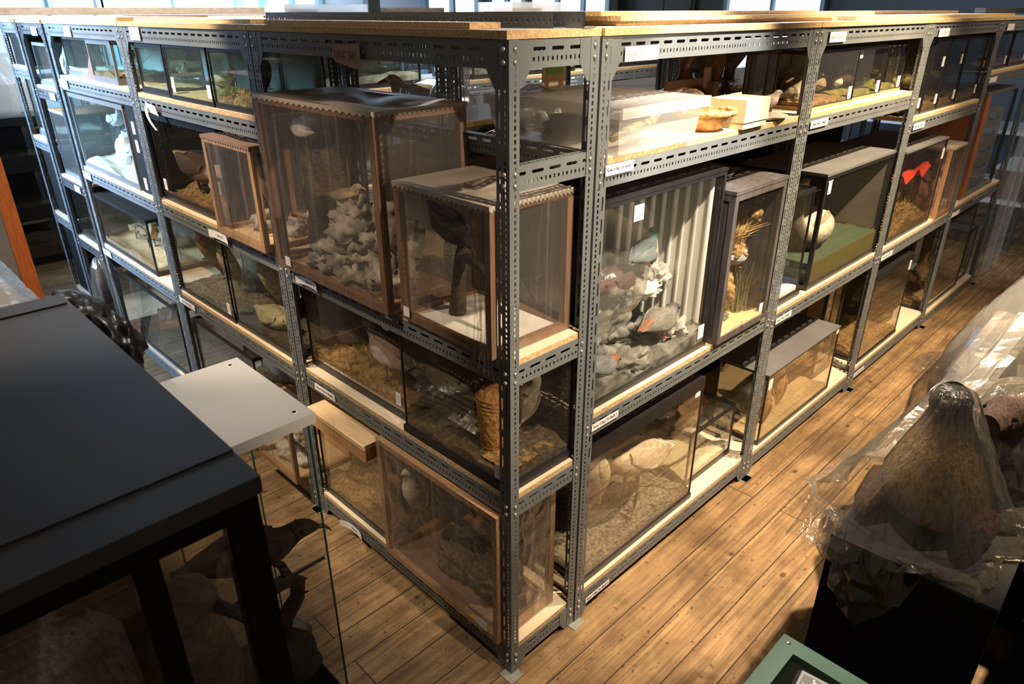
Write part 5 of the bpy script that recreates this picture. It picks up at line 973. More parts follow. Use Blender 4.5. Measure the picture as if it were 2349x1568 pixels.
LB = case('low brown case with a black top band, bottom shelf left of the black boxes', 'y', 2.96, 3.60, 0.02, 0.36, 0.1185, 0.56, bar=0.007, base=0.02, gl='glassold', lid='black', lid_h=0.03, over=0.004, back='card', tags=((0.61, 0.48, 0.03, 0.06),)); ground(LB, LB['_w'], 0.36, 0.02, 0.05, 'litter', 92)
t_ = thing('black_box', 'plain black box standing in the gap right of the low brown case', 'box', (3.64, 0.12, 0.1185)); MB().box(0, 0.20, 0, 0.40, 0, 0.62).build('box_body', M['blackm'], t_); MB().box(-0.003, 0.203, -0.003, 0.403, 0.60, 0.64).build('box_lid', M['black'], t_)
t_ = thing('black_box', 'second plain black box, against the third upright', 'box', (3.87, 0.16, 0.1185)); MB().box(0, 0.20, 0, 0.40, 0, 0.66).build('box_body', M['blackm'], t_); MB().box(-0.003, 0.203, -0.003, 0.403, 0.64, 0.68).build('box_lid', M['black'], t_)
# the 30 bay
TD = thing('drawer_stack_case', 'tall brown sided case holding a stack of clear drawers', 'display case', (4.40, 0.03, 0.8635)); MB().box(0, 0.10, 0, 0.42, 0, 0.68).build('brown_side', M['brick'], TD); MB().box(0.1, 0.80, 0.0, 0.42, 0, 0.02).build('base', M['slate'], TD); MB().box(0.0, 0.80, 0.0, 0.42, 0.681, 0.70).build('lid', M['slate'], TD)
m_ = MB(); m_.box(0.78, 0.80, 0, 0.02, 0.02, 0.681); m_.box(0.78, 0.80, 0.40, 0.42, 0.02, 0.681); m_.box(0.78, 0.80, 0.02, 0.40, 0.66, 0.681); m_.build('frame', M['black'], TD); m_ = MB(); m_.quad((0.1, 0.004, 0.02), (0.78, 0.004, 0.02), (0.78, 0.004, 0.68), (0.1, 0.004, 0.68)); m_.build('front_pane', M['glass'], TD)
for k in range(5):
    d_ = thing('clear_tray_box', 'clear plastic drawer with a blue handle, %s of the stack behind glass' % ('lowest', 'second from the bottom', 'middle', 'second from the top', 'topmost')[k], 'drawer', (4.54, 0.06, 0.8855 + 0.11 * k), 0, 'clear drawers in a stack'); MB().box(0, 0.55, 0, 0.3, 0, 0.105).build('drawer_body', M['drawer'], d_); m_ = MB(); m_.tube([(0.16, -0.004, 0.055), (0.2, -0.018, 0.045), (0.35, -0.018, 0.045), (0.39, -0.004, 0.055)], 0.006, 6); m_.build('handle', M['binblue'], d_)
for k, (a, b) in enumerate(((4.20, 4.68), (4.72, 5.18))):
    Q = case('dark glass case on the top shelf above the clear drawers, ' + ('left', 'right') [k] + ' of the pair', 'y', a, b, 0.04, 0.3, 1.7085, 0.225, bar=0.010, base=0.014, gl='glassold', back='backdusk', tags=((b - a - .05, 0.05, 0.03, 0.05),)); ground(Q, Q['_w'], 0.3, 0.014, 0.04, 'litter', 95 + k); bird('dusky bird in the ' + ('left', 'right')[k] + ' dark case above the clear drawers', 'bird', at(Q, 0.24, 0.13, 0.04), 0.3, 0.14, 'squat', (.12, .1, .08), (.3, .27, .22), leg=0.1)
Q = case('wide bottom case reflecting brown floor, below the clear drawers', 'y', 4.22, 5.0, 0.03, 0.36, 0.0785, 0.66, bar=0.010, base=0.02, gl='glassold', lid='black', back='card', tags=()); ground(Q, Q['_w'], 0.36, 0.02, 0.05, 'litter', 98)
bird('brown bird deep in the wide bottom case below the clear drawers', 'bird', at(Q, 0.35, 0.15, 0.05), 0.3, 0.3, 'stand', (.25, .16, .09), (.4, .3, .18))
Q = case('small end case at the last upright on the bottom shelf', 'y', 5.05, 5.32, 0.05, 0.3, 0.0785, 0.42, bar=0.010, base=0.02, gl='glassold', back='backdusk'); ground(Q, Q['_w'], 0.3, 0.02, 0.05, 'sand', 99)
Q = case('dark case on the top shelf of the far bay', 'y', 5.45, 5.95, 0.05, 0.3, 1.7185, 0.22, bar=0.010, base=0.014, gl='glassold', back='backdusk'); ground(Q, Q['_w'], 0.3, 0.014, 0.04, 'litter', 101)

# ------------------------------------------------------------------ things in the rows behind
bird('pale bald headed bird with a pink bill and orange eye, above the big wrapped case', 'bird', (0.52, 1.06, 1.7185), PI * 0.60, 0.22, 'squat', (.78, .70, .6), (.8, .74, .64), (.72, .55, .42), beak='beakr', eye='eyeo', leg=0.0, bl=0.22, bw=0.04)
drape('clear bag around the pale bald headed bird', 'plastic_bag', (0.56, 0.97, 1.7185), [(0.10, 0.08), (0.08, 0.12), (0.04, 0.14), (0.0, 0.15)], 'milky', 31, 36, 6, 0.15)
drape('large white crinkled bag with glossy folds behind the corner end frame', 'plastic_bag', (0.58, 0.80, 1.7185), [(0.19, 0.02), (0.16, 0.07), (0.10, 0.13), (0.04, 0.15), (0.0, 0.15)], 'milky', 37, 44, 7, 0.22, (1.1, 0.9))
cw = MB(); r_ = random.Random(9)
for k in range(18): cw.tube([(0.62 - 0.25 * q, 0.52 + 0.02 * math.sin(q * 3 + k) + 0.012 * (k % 5), 1.700 + 0.025 * math.sin(q * PI) * r_.random()) for q in (0, .25, .5, .75, 1)], 0.0018, 4)
o_ = cw.build('bundle_of_canes', M['twig']); tag(o_, 'bundle of thin dark canes lying behind the corner end frame', 'canes')
gl_ = 'cases on the shelves behind'
for k, (x0, x1, y, z, h_, bk) in enumerate(((0.55, 1.45, 2.2, 1.679, .30, 'backblue'), (1.85, 2.8, 2.2, 1.679, .28, 'backgrey'), (3.05, 4.1, 2.2, 1.679, .3, 'backblue'), (0.55, 1.5, 2.2, 1.169, .42, 'backbuff'), (1.85, 2.85, 2.2, 1.169, .4, 'backgrey'), (0.6, 1.5, 4.05, 1.679, .3, 'backblue'), (1.9, 2.8, 4.05, 1.679, .3, 'backblue'))):
    Q = case('case of grey landscape %s' % ('across the inner aisle, top shelf, nearest the left face', 'across the inner aisle, top shelf, middle', 'across the inner aisle, top shelf, furthest', 'across the inner aisle, second shelf, nearest', 'across the inner aisle, second shelf, middle', 'in the far rows behind the silvery case', 'in the far rows, further right')[k], 'y', x0, x1, y, 0.4, z, h_, bar=0.010, base=0.02, gl='glassteal', back=bk, group=gl_); ground(Q, Q['_w'], 0.4, 0.02, 0.06, 'rock', 110 + k, rough=0.8); rocks(Q, [(0.2, 0.25, 0.08, 0.16, 0.10, 0.09), (0.6, 0.25, 0.07, 0.2, 0.10, 0.08)], 'rock')
for k, (x0, x1, z, h_, mt) in enumerate(((0.80, 1.35, 1.2185, .42, 'backbuff'), (0.42, 0.76, 1.2185, .36, 'archbox'), (1.75, 2.6, 1.2185, .40, 'blackm'), (3.0, 3.9, 1.2185, .42, 'blackm'), (0.45, 1.5, 0.7385, .42, 'backdusk'), (1.75, 2.7, 0.7385, .40, 'backdusk'), (2.95, 4.0, 0.7385, .40, 'blackm'), (0.45, 1.5, 0.1185, .42, 'backdusk'), (1.7, 2.7, 0.1185, .42, 'backdusk'), (2.95, 4.0, 0.1185, .42, 'blackm'))):
    t_ = thing('dark_filler', '%s box in the row behind, %s' % ({'backbuff': 'buff', 'archbox': 'pale buff', 'blackm': 'black', 'backdusk': 'dusky brown'}[mt], ('right of the pale card box on the second shelf', 'left end of the second shelf', 'middle of the second shelf', 'far end of the second shelf', 'near end of the third shelf', 'middle of the third shelf', 'far end of the third shelf', 'near end of the bottom shelf', 'middle of the bottom shelf', 'far end of the bottom shelf')[k]), 'box', (x0, 0.72, z), 0, 'closed boxes behind the front row'); m_ = MB(); m_.box(0, x1 - x0, 0, 0.44, 0, h_ - 0.03); m_.build('box_body', M[mt], t_); m_ = MB(); m_.box(-0.004, x1 - x0 + 0.004, -0.004, 0.444, h_ - 0.03, h_); m_.build('box_lid', M[mt], t_)
fp = thing('flower_pot', 'terracotta flower pot standing behind the 32 bay', 'flower pot', (2.32, 0.52, 1.2 + 0.0), 0); fp.location = (2.3, 0.86, 1.6185); m_ = MB(); m_.lathe([(0.05, 0), (0.07, 0.08), (0.08, 0.08), (0.082, 0.105), (0.072, 0.105), (0.06, 0.03)], 20); m_.build('pot_body', M['terracotta'], fp)
# ------------------------------------------------------------------ on top of the shelving
def top_board(label, x0, x1, y0, y1, z, th=0.017, mt='board', rz=0.0, edge='chip'):
    t = MB(); t.box(-(x1-x0)/2, (x1-x0)/2, -(y1-y0)/2, (y1-y0)/2, 0, th, 0, top=1); o = t.build('loose_board', [M[edge], M[mt]], None, ((x0+x1)/2, (y0+y1)/2, z), (0, 0, rz)); tag(o, label, 'board', 'loose boards on top of the shelving'); return o
zt = 2.0195
top_board('loose chipboard lying along the top of the corner bay', 0.015, 0.115, 0.15, 1.16, zt, 0.014)
for k, (a, b, y0, y1, z, lb) in enumerate(((0.52, 1.95, 0.10, 0.56, 0, 'lowest'), (0.50, 1.90, 0.08, 0.55, 1, 'second from the bottom'), (0.45, 1.82, 0.12, 0.58, 2, 'topmost'))):
    top_board('pale chipboard sheet, %s of the stack over the 33 label' % lb, a, b, y0, y1, zt + 0.0125 * z, 0.0118, 'top', rz=0.012 * (z - 1))
top_board('wide white board on top of the 32 and 31 bays', 1.98, 4.5, 0.03, 0.58, zt, 0.016, 'top')
top_board('brown edged board lying further back above the 31 bay', 2.9, 4.3, 0.30, 0.62, zt + 0.017, 0.016, 'top')
top_board('long white board on the row behind', 0.40, 2.9, 0.68, 1.22, zt, 0.02, 'top'); top_board('second long white board on the row behind', 2.95, 4.4, 0.68, 1.22, zt, 0.02, 'top')
top_board('white board over the left end of the face, blue lit', 0.02, 0.42, 2.6, 4.3, zt, 0.016, 'top'); top_board('white board with a tan edge over the middle end bay', 0.06, 0.42, 1.35, 2.5, zt, 0.014, 'top')
top_board('broad white board spanning the inner aisle rows', 0.5, 4.0, 2.12, 2.72, zt, 0.02, 'top'); top_board('broad white board over the far rows', 0.5, 3.2, 3.98, 4.6, zt, 0.02, 'top')
o_ = MB(); o_.box(-0.5, 3.6, 4.56, 4.585, 2.0402, 2.086); o_ = o_.build('fibre_fascia', M['osb']); tag(o_, 'long pale fibre board standing on edge above the far rows', 'board')
def loose_angle(label, L, loc, rz, flip=1):
    t = MB(); perf(t, L, [small_row(L, 0, 0.036, 0.019, p=0.018)], lambda u, v: (u, 0, 0.036 - v), (0, -1, 0)); t.box(0, L, 0.002, 0.05, 0, 0.002); o = t.build('slotted_angle', M['steel'], None, loc, (0, 0, rz)); tag(o, label, 'steel angle', 'loose steel angles on top of the corner bay'); return o
loose_angle('loose perforated steel angle, front one on top of the corner bay', 1.32, (0.13, 1.37, zt + 0.0), R9 + 0.05); loose_angle('loose perforated steel angle, middle one on top of the corner bay', 1.36, (0.20, 1.36, zt + 0.0), R9 + 0.035); loose_angle('loose perforated steel angle, rearmost on top of the corner bay', 1.30, (0.262, 1.33, zt + 0.0), R9 + 0.02)
m_ = MB(); m_.box(0, 1.1, 0, 0.06, 0, 0.03); m_.box(1.1, 1.3, 0, 0.06, 0, 0.03); o_ = m_.build('dark_channel', M['steel_dark'], None, (4.3, 0.15, zt + 0.017), (0, 0, 0.0)); tag(o_, 'dark steel channel lying on the far end of the row', 'steel channel')
for k, (x, y, w, lb) in enumerate(((0.98, 0.98, 0.32, 'over the stack of chipboard'), (0.68, 2.25, 0.48, 'beyond the loose steel angles'))):
    t_ = thing('clear_tray', 'clear plastic tray on top of the shelving, ' + lb, 'tray', (x, y, zt + 0.021)); m_ = MB()
    for b in ((0, w, 0, 0.004, 0, 0.05), (0, w, 0.2, 0.204, 0, 0.05), (0, 0.004, 0.004, 0.2, 0, 0.05), (w - .004, w, 0.004, 0.2, 0, 0.05), (0.004, w - .004, 0.004, 0.2, 0, 0.004)): m_.box(*b)
    m_.build('tray_shell', M['tub'], t_)
    m_ = MB(); m_.box(0.04, 0.2, 0.03, 0.15, 0.005, 0.028); m_.build('packing', M['card'], t_)
cp = MB(); cp.box(2.60, 2.72, 4.36, 4.44, 2.0402, 2.6); o_ = cp.build('dark_post', M['steel_dark']); tag(o_, 'dark post standing up behind the pale fibre board', 'post')
# ------------------------------------------------------------------ foreground, left
DK = thing('tall_display_case', 'huge black floor case with a charcoal top at the bottom left corner', 'display case', (-2.05, -0.40, 0)); w, d, h = 1.171, 0.905, 1.5
MB().box(0, w, 0, d, 0, 0.62).build('plinth', M['blackm'], DK)
m_ = MB(); m_.box(-0.006, w + 0.006, -0.006, d + 0.006, h - 0.030, h - 0.003); m_.box(-0.006, w + 0.006, 0.075, d + 0.006, h - 0.003, h); m_.box(-0.006, w - .001, d - 0.06, d + 0.006, h, h + 0.004); m_.build('lid', M['lidgrey'], DK)
m_ = MB()
for x in (0, w - 0.042):
    for y in (0, d - 0.042): m_.box(x, x + 0.042, y, y + 0.042, 0.62, h - 0.03)
m_.box(0.042, w - 0.042, 0, 0.03, h - 0.062, h - 0.03); m_.box(w - 0.03, w, 0.042, d - 0.042, h - 0.062, h - 0.03); m_.box(0.042, w - 0.042, d - 0.03, d, h - 0.062, h - 0.03); m_.box(0, 0.03, 0.042, d - 0.042, h - 0.062, h - 0.03); m_.build('frame', M['blackm'], DK)
MB().box(w - 0.165, w - 0.135, 0.002, 0.032, 0.62, h - 0.062).build('mullion', M['blackm'], DK)
m_ = MB(); m_.quad((0.042, 0.012, 0.62), (w - 0.165, 0.012, 0.62), (w - 0.165, 0.012, h - 0.06), (0.042, 0.012, h - 0.06)); m_.build('front_pane', M['glassold'], DK); m_ = MB(); m_.quad((w - 0.135, 0.012, 0.62), (w - 0.042, 0.012, 0.62), (w - 0.042, 0.012, h - 0.06), (w - 0.135, 0.012, h - 0.06)); m_.build('front_pane', M['glassold'], DK)
m_ = MB(); m_.quad((w - 0.012, 0.042, 0.62), (w - 0.012, d - 0.042, 0.62), (w - 0.012, d - 0.042, h - 0.06), (w - 0.012, 0.042, h - 0.06)); m_.build('side_pane', M['glassold'], DK)
MB().box(0.01, 0.02, 0.042, d - 0.042, 0.62, h - 0.062).build('side_panel', M['blackm'], DK); MB().box(0.042, w - 0.042, d - 0.02, d - 0.01, 0.62, h - 0.062).build('back_panel', M['backdusk'], DK)
gcol = [(.20, .18, .165)]
beast('large grey shaggy animal filling the left pane of the huge black case', 'animal', (-1.30, -0.22, 0.62), 0.0, [(-.32, .1, .25, .03, .03), (-.28, .1, .3, .14, .2), (-.12, .08, .42, .17, .27), (.06, .06, .5, .165, .26), (.16, .05, .56, .11, .17), (.19, .05, .60, .05, .08), (.20, .05, .62, .02, .02)], [(.16, .15, .14), (.2, .19, .18), (.24, .225, .21), (.24, .22, .2), (.22, .2, .18)], limbs=[([(-.1, .0, .3, .08), (-.1, 0, 0.01, .05)], (.14, .13, .12)), ([(.1, .0, .35, .08), (.1, 0, 0.01, .05)], (.14, .13, .12))])
bird('dark brown bird of prey behind the narrow right pane of the huge black case', 'bird', (-0.965, -0.12, 0.62), -PI / 2 + 0.5, 0.52, 'upright', (.14, .08, .05), (.2, .15, .11), (.32, .25, .18), leg=0.18, hook=0.05)
VT = thing('glass_vitrine', 'frameless glass vitrine with a light grey lid and screwed corners', 'display case', (-0.868, 0.15, 0)); w, d = 0.362, 0.412
MB().box(0.01, w - 0.01, 0.01, d - 0.01, 0, 0.22).build('plinth', M['blackm'], VT)
MB().box(0, w, 0, d, 1.172, 1.2).build('lid', M['lidlight'], VT)
for x in (0.03, w - 0.035):
    for y in (0.035, d - 0.035):
        m_ = MB(); m_.lathe([(0.0085, 0), (0.0085, 0.0012), (0.0055, 0.0014)], 14, (x, y, 1.2)); o_ = m_.build('screw', M['label'], VT); m_ = MB(); m_.lathe([(0.0052, 0), (0.0052, 0.0004)], 12, (x, y, 1.2015)); m_.build('screw_recess', M['blackm'], o_)
for q in (((0.014, 0.014), (w - .014, .014)), ((w - .014, .014), (w - .014, d - .014)), ((w - .014, d - .014), (.014, d - .014)), ((.014, d - .014), (.014, .014))):
    m_ = MB(); (a, b), (c, e) = q; m_.quad((a, b, 0.222), (c, e, 0.222), (c, e, 1.172), (a, b, 1.172)); m_.build('glass_wall', M['glass'], VT)
m_ = MB()
for x in (0.012, w - 0.016):
    for y in (0.012, d - 0.016): m_.box(x, x + 0.004, y, y + 0.004, 0.222, 1.172)
for y in (0.012, d - .016): m_.box(0.016, w - .016, y, y + .004, 0.222, 0.232)
for x in (0.012, w - .016): m_.box(x, x + .004, 0.016, d - .016, 0.222, 0.232)
m_.build('glass_edges', M['glassedge'], VT)
m_ = MB(); m_.box(0.02, w - 0.02, 0.02, 0.026, 0.75, 0.756); m_.build('cross_bar', M['steel_dark'], VT)
perch = MB(); perch.blob((0.245, 0.19, 0.33), (0.10, 0.09, 0.10), 4, 0.4, sub=4); perch.build('stone_base', M['stone'], VT)
perch = MB(); perch.tube([(0.24, 0.18, 0.40), (0.27, 0.19, 0.46), (0.315, 0.18, 0.52), (0.325, 0.18, 0.57), (0.29, 0.18, 0.60), (0.22, 0.18, 0.595), (0.12, 0.19, 0.59)], [0.035, 0.026, 0.022, 0.022, 0.022, 0.02, 0.016], 9); perch.tube([(0.30, 0.18, 0.60), (0.285, 0.18, 0.66), (0.255, 0.18, 0.70)], [0.016, 0.012, 0.006], 7); perch.tube([(0.325, 0.18, 0.57), (0.35, 0.17, 0.575)], [0.008, 0.003], 5); perch.tube([(0.32, 0.18, 0.53), (0.348, 0.17, 0.525)], [0.007, 0.002], 5); perch.build('perch_branch', M['branch'], VT)
bird('dark brown hawk bending over its branch inside the frameless vitrine', 'bird', (-0.655, 0.335, 0.615), 0.05 - 0.25, 0.30, 'low', (.045, .026, .018), (.07, .045, .03), leg=0.26, hook=0.06, tilt=-0.02)
# dust sheet and what it hides
t_ = thing('covered_furniture', 'low brown chest under the pale dust sheet at the left edge', 'chest', (-1.9, 0.62, 0)); MB().box(0, 1.0, 0, 0.95, 0, 1.33).build('chest_body', M['carddk'], t_); MB().box(-0.01, 1.01, -0.01, 0.96, 1.33, 1.36).build('chest_top', M['carddk'], t_)
m_ = MB()
def sh(a, b):
    x = -1.98 + 1.16 * a; y = 0.56 + 1.10 * b; z = 1.385 + 0.10 * (1 - a) * math.sin(b * PI)
    if x > -0.885: z = 1.385 - (x + 0.885) * 1.0 - 0.02
    z += 0.025 * noise.noise(Vector((a * 9, b * 8, 0))) + 0.012 * noise.noise(Vector((a * 24, b * 22, 3)))
    return (x, y, z)
m_.grid(56, 48, sh); o_ = m_.build('dust_sheet', M['sheet']); tag(o_, 'crumpled pale plastic dust sheet over the chest at the left edge', 'dust sheet')
m_ = MB(); r_ = random.Random(8)
m_.blob((-0.835, 0.60, 1.405), (0.05, 0.09, 0.06), 3, 0.5, 1.8, 4, fine=0.12); m_.blob((-0.80, 0.47, 1.37), (0.045, 0.09, 0.07), 5, 0.5, 1.8, 4, fine=0.12)
m_.grid(22, 16, lambda a, b: (-0.835 + 0.05 * (1.2 - b) + 0.018 * math.sin(a * 13) + 0.012 * math.sin(a * 31), 0.68 - 0.40 * a, 1.42 - 0.05 * a - 0.38 * (1 - b) + 0.02 * noise.noise(Vector((a * 6, b * 6, 0)))))
o_ = m_.build('bin_bag', M['binbag']); tag(o_, 'crumpled black bin bag poking out between the dust sheet and the huge black case', 'bin bag')
OR = thing('glazed_cabinet', 'cabinet with an orange varnished frame cut off by the left edge', 'cabinet', (-1.60, 2.60, 0)); m_ = MB(); w = 1.02
m_.box(w - 0.06, w, 0, 0.05, 0, 1.75); m_.box(0, 0.06, 0, 0.05, 0, 1.75); m_.box(0.06, w - 0.06, 0, 0.05, 1.68, 1.75); m_.build('door_frame', M['orange'], OR); MB().box(0.06, w - 0.06, 0.005, 0.05, 0, 0.12).build('kick_board', M['carddk'], OR); MB().box(0.06, w - 0.06, 0.02, 0.026, 0.12, 1.68).build('dull_panel', M['slate'], OR); MB().box(0, w, 0.05, 0.4, 0, 1.75).build('cabinet_body', M['carddk'], OR)
for k, (z, hh) in enumerate(((0.04, 0.46), (0.52, 0.42), (0.97, 0.38))):
    Q = case('long black case at the far left wall, %s of the stack' % ('bottom with pale antlers', 'middle', 'topmost')[k], 'y', -1.8, 1.25, 6.05, 0.5, z if k else 0.0, hh, bar=0.035, base=0.04, side='blackm', lid='black', lid_h=0.03, gl='glassold', back='blackm')
    Q.location.z = (0.0, 0.462, 0.884)[k]
    ground(Q, Q['_w'], 0.5, 0.04, 0.04, 'earth', 130 + k)
    if k == 0:
        a_ = MB(); a_.tube([(1.35, 0.2, 0.10), (1.45, 0.18, 0.16), (1.6, 0.2, 0.18), (1.75, 0.2, 0.24)], [.02, .018, .014, .006], 8); a_.tube([(1.45, 0.18, 0.16), (1.40, 0.15, 0.26), (1.43, 0.15, 0.32)], [.015, .01, .004], 8); o_ = a_.build('antler', M['snow'], None, Q.location); tag(o_, 'pale antler in the bottom black case by the far left wall', 'antler')
drape('lilac grey wrapped bundle on the topmost long black case', 'wrapped_bundle', (-0.3, 6.3, 1.27), [(0.52, 0.3), (0.45, 0.5), (0.25, 0.56), (0.0, 0.54)], 'sheet', 44, 40, 6, 0.12, (1.3, 0.42))

# ------------------------------------------------------------------ foreground, right
CB_ = thing('black_plinth_box', 'matt black plinth box under the bagged seated animal', 'plinth', (0.466, -1.135, 0), 0.03); MB().box(0, 0.80, 0, 0.385, 0, 0.79).build('box_body', M['blackm'], CB_); MB().box(0, 0.80, 0, 0.385, 0.7905, 0.80).build('box_top', M['black'], CB_)
t_ = thing('black_plinth_box', 'second matt black box at the bottom right corner', 'plinth', (0.60, -1.80, 0)); MB().box(0, 0.8, 0, 0.62, 0, 0.70).build('box_body', M['blackm'], t_)
t_ = thing('brown_carton', 'brown carton low at the right edge', 'box', (1.45, -1.90, 0)); MB().box(0, 0.5, 0, 0.5, 0, 0.55).build('carton_body', M['carddk'], t_)
beast('seated brown animal with a tan chest inside the clear bag on the black plinth', 'animal', (0.70, -0.885, 0.80), 0.0, [(.05, -.02, .004, .10, .10), (.05, -.02, .04, .135, .15), (.05, -.01, .10, .135, .15), (.055, -.005, .16, .115, .125), (.06, .0, .215, .088, .095), (.062, .004, .26, .064, .070), (.060, .008, .30, .052, .058), (.055, .012, .335, .048, .054), (.048, .014, .362, .040, .044), (.044, .015, .380, .022, .024)], [(.045, .03, .022), (.06, .038, .026), (.065, .042, .03), (.05, .034, .026), (.035, .026, .02), (.025, .019, .016), (.02, .016, .014), (.022, .018, .015), (.05, .042, .035), (.06, .05, .045)],
    belly=((-0.92, 0.05, 0.25), (.42, .27, .13), 0.15, (.7, .95, 1, 1, .9, .6, .3, 0, 0, 0)), nose=(0.0, 0.014, 0.345, .013), eyes=[(.012, .05, .355, .006), (.012, -.024, .355, .006)],
    limbs=[([(.02, .10, .05, .055), (-.08, .115, .032, .032), (-.13, .11, .018, .016)], (.09, .045, .03)), ([(.02, -.13, .05, .055), (-.08, -.14, .032, .032), (-.13, -.14, .018, .016)], (.09, .045, .03)), ([(.16, .02, .03, .04), (.24, .05, .025, .03), (.30, .10, .02, .016)], (.04, .03, .025))])
PB = thing('black_plinth_box', 'third black plinth box, under the pale animal in milky plastic', 'plinth', (1.42, -1.35, 0)); MB().box(0, 0.95, 0, 0.62, 0, 0.76).build('box_body', M['blackm'], PB)
beast('dark reddish brown animal lying in clear plastic behind the seated one', 'animal', (1.12, -1.03, 0.80), PI * 0.9, [(-.26, 0, .06, .03, .03), (-.2, 0, .10, .09, .09), (-.05, 0, .13, .12, .13), (.08, 0, .16, .10, .12), (.15, 0, .22, .07, .08), (.2, 0, .25, .055, .055), (.25, 0, .24, .03, .03)], [(.09, .05, .04), (.13, .075, .055), (.16, .095, .07), (.14, .08, .06), (.10, .06, .045), (.08, .05, .04)], limbs=[([(.08, .07, .1, .035), (.1, .07, .0, .025)], (.09, .055, .04)), ([(.08, -.07, .1, .035), (.1, -.07, .0, .025)], (.09, .055, .04)), ([(-.15, .07, .1, .05), (-.13, .08, .0, .03)], (.09, .055, .04)), ([(-.15, -.07, .1, .05), (-.13, -.08, .0, .03)], (.09, .055, .04))], eyes=[(.215, .04, .268, .007), (.215, -.04, .268, .007)])
pm_ = beast('pale maned animal crouching under milky plastic at the right edge', 'animal', (1.76, -0.92, 0.7605), PI + 0.9, [(-.3, 0, .08, .03, .03), (-.22, 0, .14, .10, .12), (-.05, 0, .19, .14, .17), (.08, 0, .27, .14, .16), (.15, 0, .36, .12, .12), (.21, 0, .40, .095, .095), (.27, 0, .385, .06, .06), (.31, 0, .375, .025, .025)], [(.4, .32, .22), (.48, .4, .28), (.5, .43, .3), (.46, .38, .26), (.52, .46, .34), (.6, .54, .42), (.55, .47, .36), (.2, .15, .12)], ears=[(.19, .075, .475, .032, (.4, .32, .22)), (.19, -.075, .475, .032, (.4, .32, .22))], eyes=[(.265, .045, .425, .009), (.265, -.045, .425, .009)], nose=(.31, 0, .378, .010), limbs=[([(.08, .09, .2, .05), (.12, .1, .02, .035)], (.4, .33, .23)), ([(.08, -.09, .2, .05), (.12, -.1, .02, .035)], (.4, .33, .23)), ([(-.15, .1, .15, .07), (-.1, .12, .02, .04)], (.4, .33, .23)), ([(-.15, -.1, .15, .07), (-.1, -.12, .02, .04)], (.4, .33, .23))])
pm_.scale = (0.82, 0.82, 0.82)
def hood(label, name, mt, cx, cy, prof, xedge, seed, zmin, n=64, K=15, hang=0.30, amp=0.16, folds=8, ell=(1, 1), yedge=None, fl=True):
    """a bag pulled over an animal standing on a box: it lies on the box and hangs down past its edges"""
    o = Vector((seed * 5.1, seed * 2.3, 0)); m = MB(); vs = []; r = random.Random(seed)
    for i in range(K):
        h = i / (K - 1)
        for k in range(n):
            t = 2 * PI * k / n; ct, st = math.cos(t), math.sin(t)
            nz = noise.noise(Vector((ct * 2.1, st * 2.1, h * 1.6)) + o); n2 = noise.noise(Vector((ct * 5, st * 5, h * 5)) + o)
            f = h * (len(prof) - 1); j = min(int(f), len(prof) - 2); q = f - j
            rad = prof[j][1] * (1 - q) + prof[j+1][1] * q; z = prof[j][0] * (1 - q) + prof[j+1][0] * q
            rad *= 1 + amp * min(h * 2, 1) * (0.7 * math.sin(folds * t + 2.5 * nz) + 1.0 * nz) + .07 * n2 * min(h * 3, 1)
            x = cx + rad * ct * ell[0]; y = cy + rad * st * ell[1]
            if h > 0.62: x += 0.035 * noise.noise(Vector((ct * 7, st * 7, h * 12)) + o); y += 0.035 * noise.noise(Vector((ct * 6, st * 6, h * 11 + 5)) + o)
            if h > 0.72: z += (h - 0.72) * 0.22 * noise.noise(Vector((ct * 3, st * 3, 9)) + o) * 2
            out = x < xedge - 0.008 or (yedge is not None and y > yedge + 0.008)
            if z < zmin and not out:
                dx = x - xedge; z = zmin + 0.004 + 0.004 * abs(n2)
                if i == K - 1 and dx < 0.12: x = xedge - 0.012 - .01 * abs(n2); z = zmin - hang * (0.5 + nz)
            vs.append((x + .004 * r.uniform(-1, 1), y + .004 * r.uniform(-1, 1), z))
    fs = [(i*n+k, (i+1)*n+k, (i+1)*n+(k+1) % n, i*n+(k+1) % n) for i in range(K-1) for k in range(n)] + [tuple(range(n))]
    m.add(vs, fs, 0, not fl); ob = m.build(name, M[mt]); return tag(ob, label, 'plastic bag')
hood('clear polythene bag pulled over the seated brown animal on the black plinth', 'polythene_bag', 'hood', 0.715, -0.885, [(1.192, 0.012), (1.182, 0.05), (1.11, 0.085), (1.02, 0.135), (0.92, 0.19), (0.83, 0.235), (0.76, 0.262), (0.68, 0.272), (0.60, 0.27)], 0.462, 3, 0.803, hang=0.20, ell=(1.05, 0.95), amp=0.13, folds=7, K=22, n=90)
hood('clear polythene over the dark reddish animal behind the seated one', 'polythene_bag', 'hood', 1.10, -1.02, [(1.10, 0.03), (1.08, 0.10), (1.0, 0.20), (0.9, 0.26), (0.82, 0.29), (0.74, 0.30)], 0.80, 5, 0.803, ell=(1.0, 0.9))
hood('milky polythene sheet over the pale maned animal at the right edge', 'polythene_sheet', 'milkyw', 1.74, -0.92, [(1.255, 0.03), (1.24, 0.10), (1.10, 0.19), (0.95, 0.26), (0.80, 0.32), (0.62, 0.36), (0.45, 0.38)], 1.40, 9, 0.763, hang=0.35, ell=(1.05, 0.9), yedge=-0.73, amp=0.10, folds=5, fl=False)
m_ = MB(); m_.grid(30, 10, lambda a, b: (1.42 + 0.02 - 0.62 * a + 0.05 * math.sin(b * 4 + a * 6), -0.93 + 0.10 * b + 0.12 * a + 0.015 * math.sin(b * 14), 1.15 - 0.32 * a + 0.03 * b - 0.04 * math.sin(a * PI) + 0.015 * noise.noise(Vector((a * 8, b * 8, 0)))), smooth=False); o_ = m_.build('polythene_strip', M['milkyw']); tag(o_, 'milky twisted polythene strip pulled from the pale animal to the seated one', 'polythene')
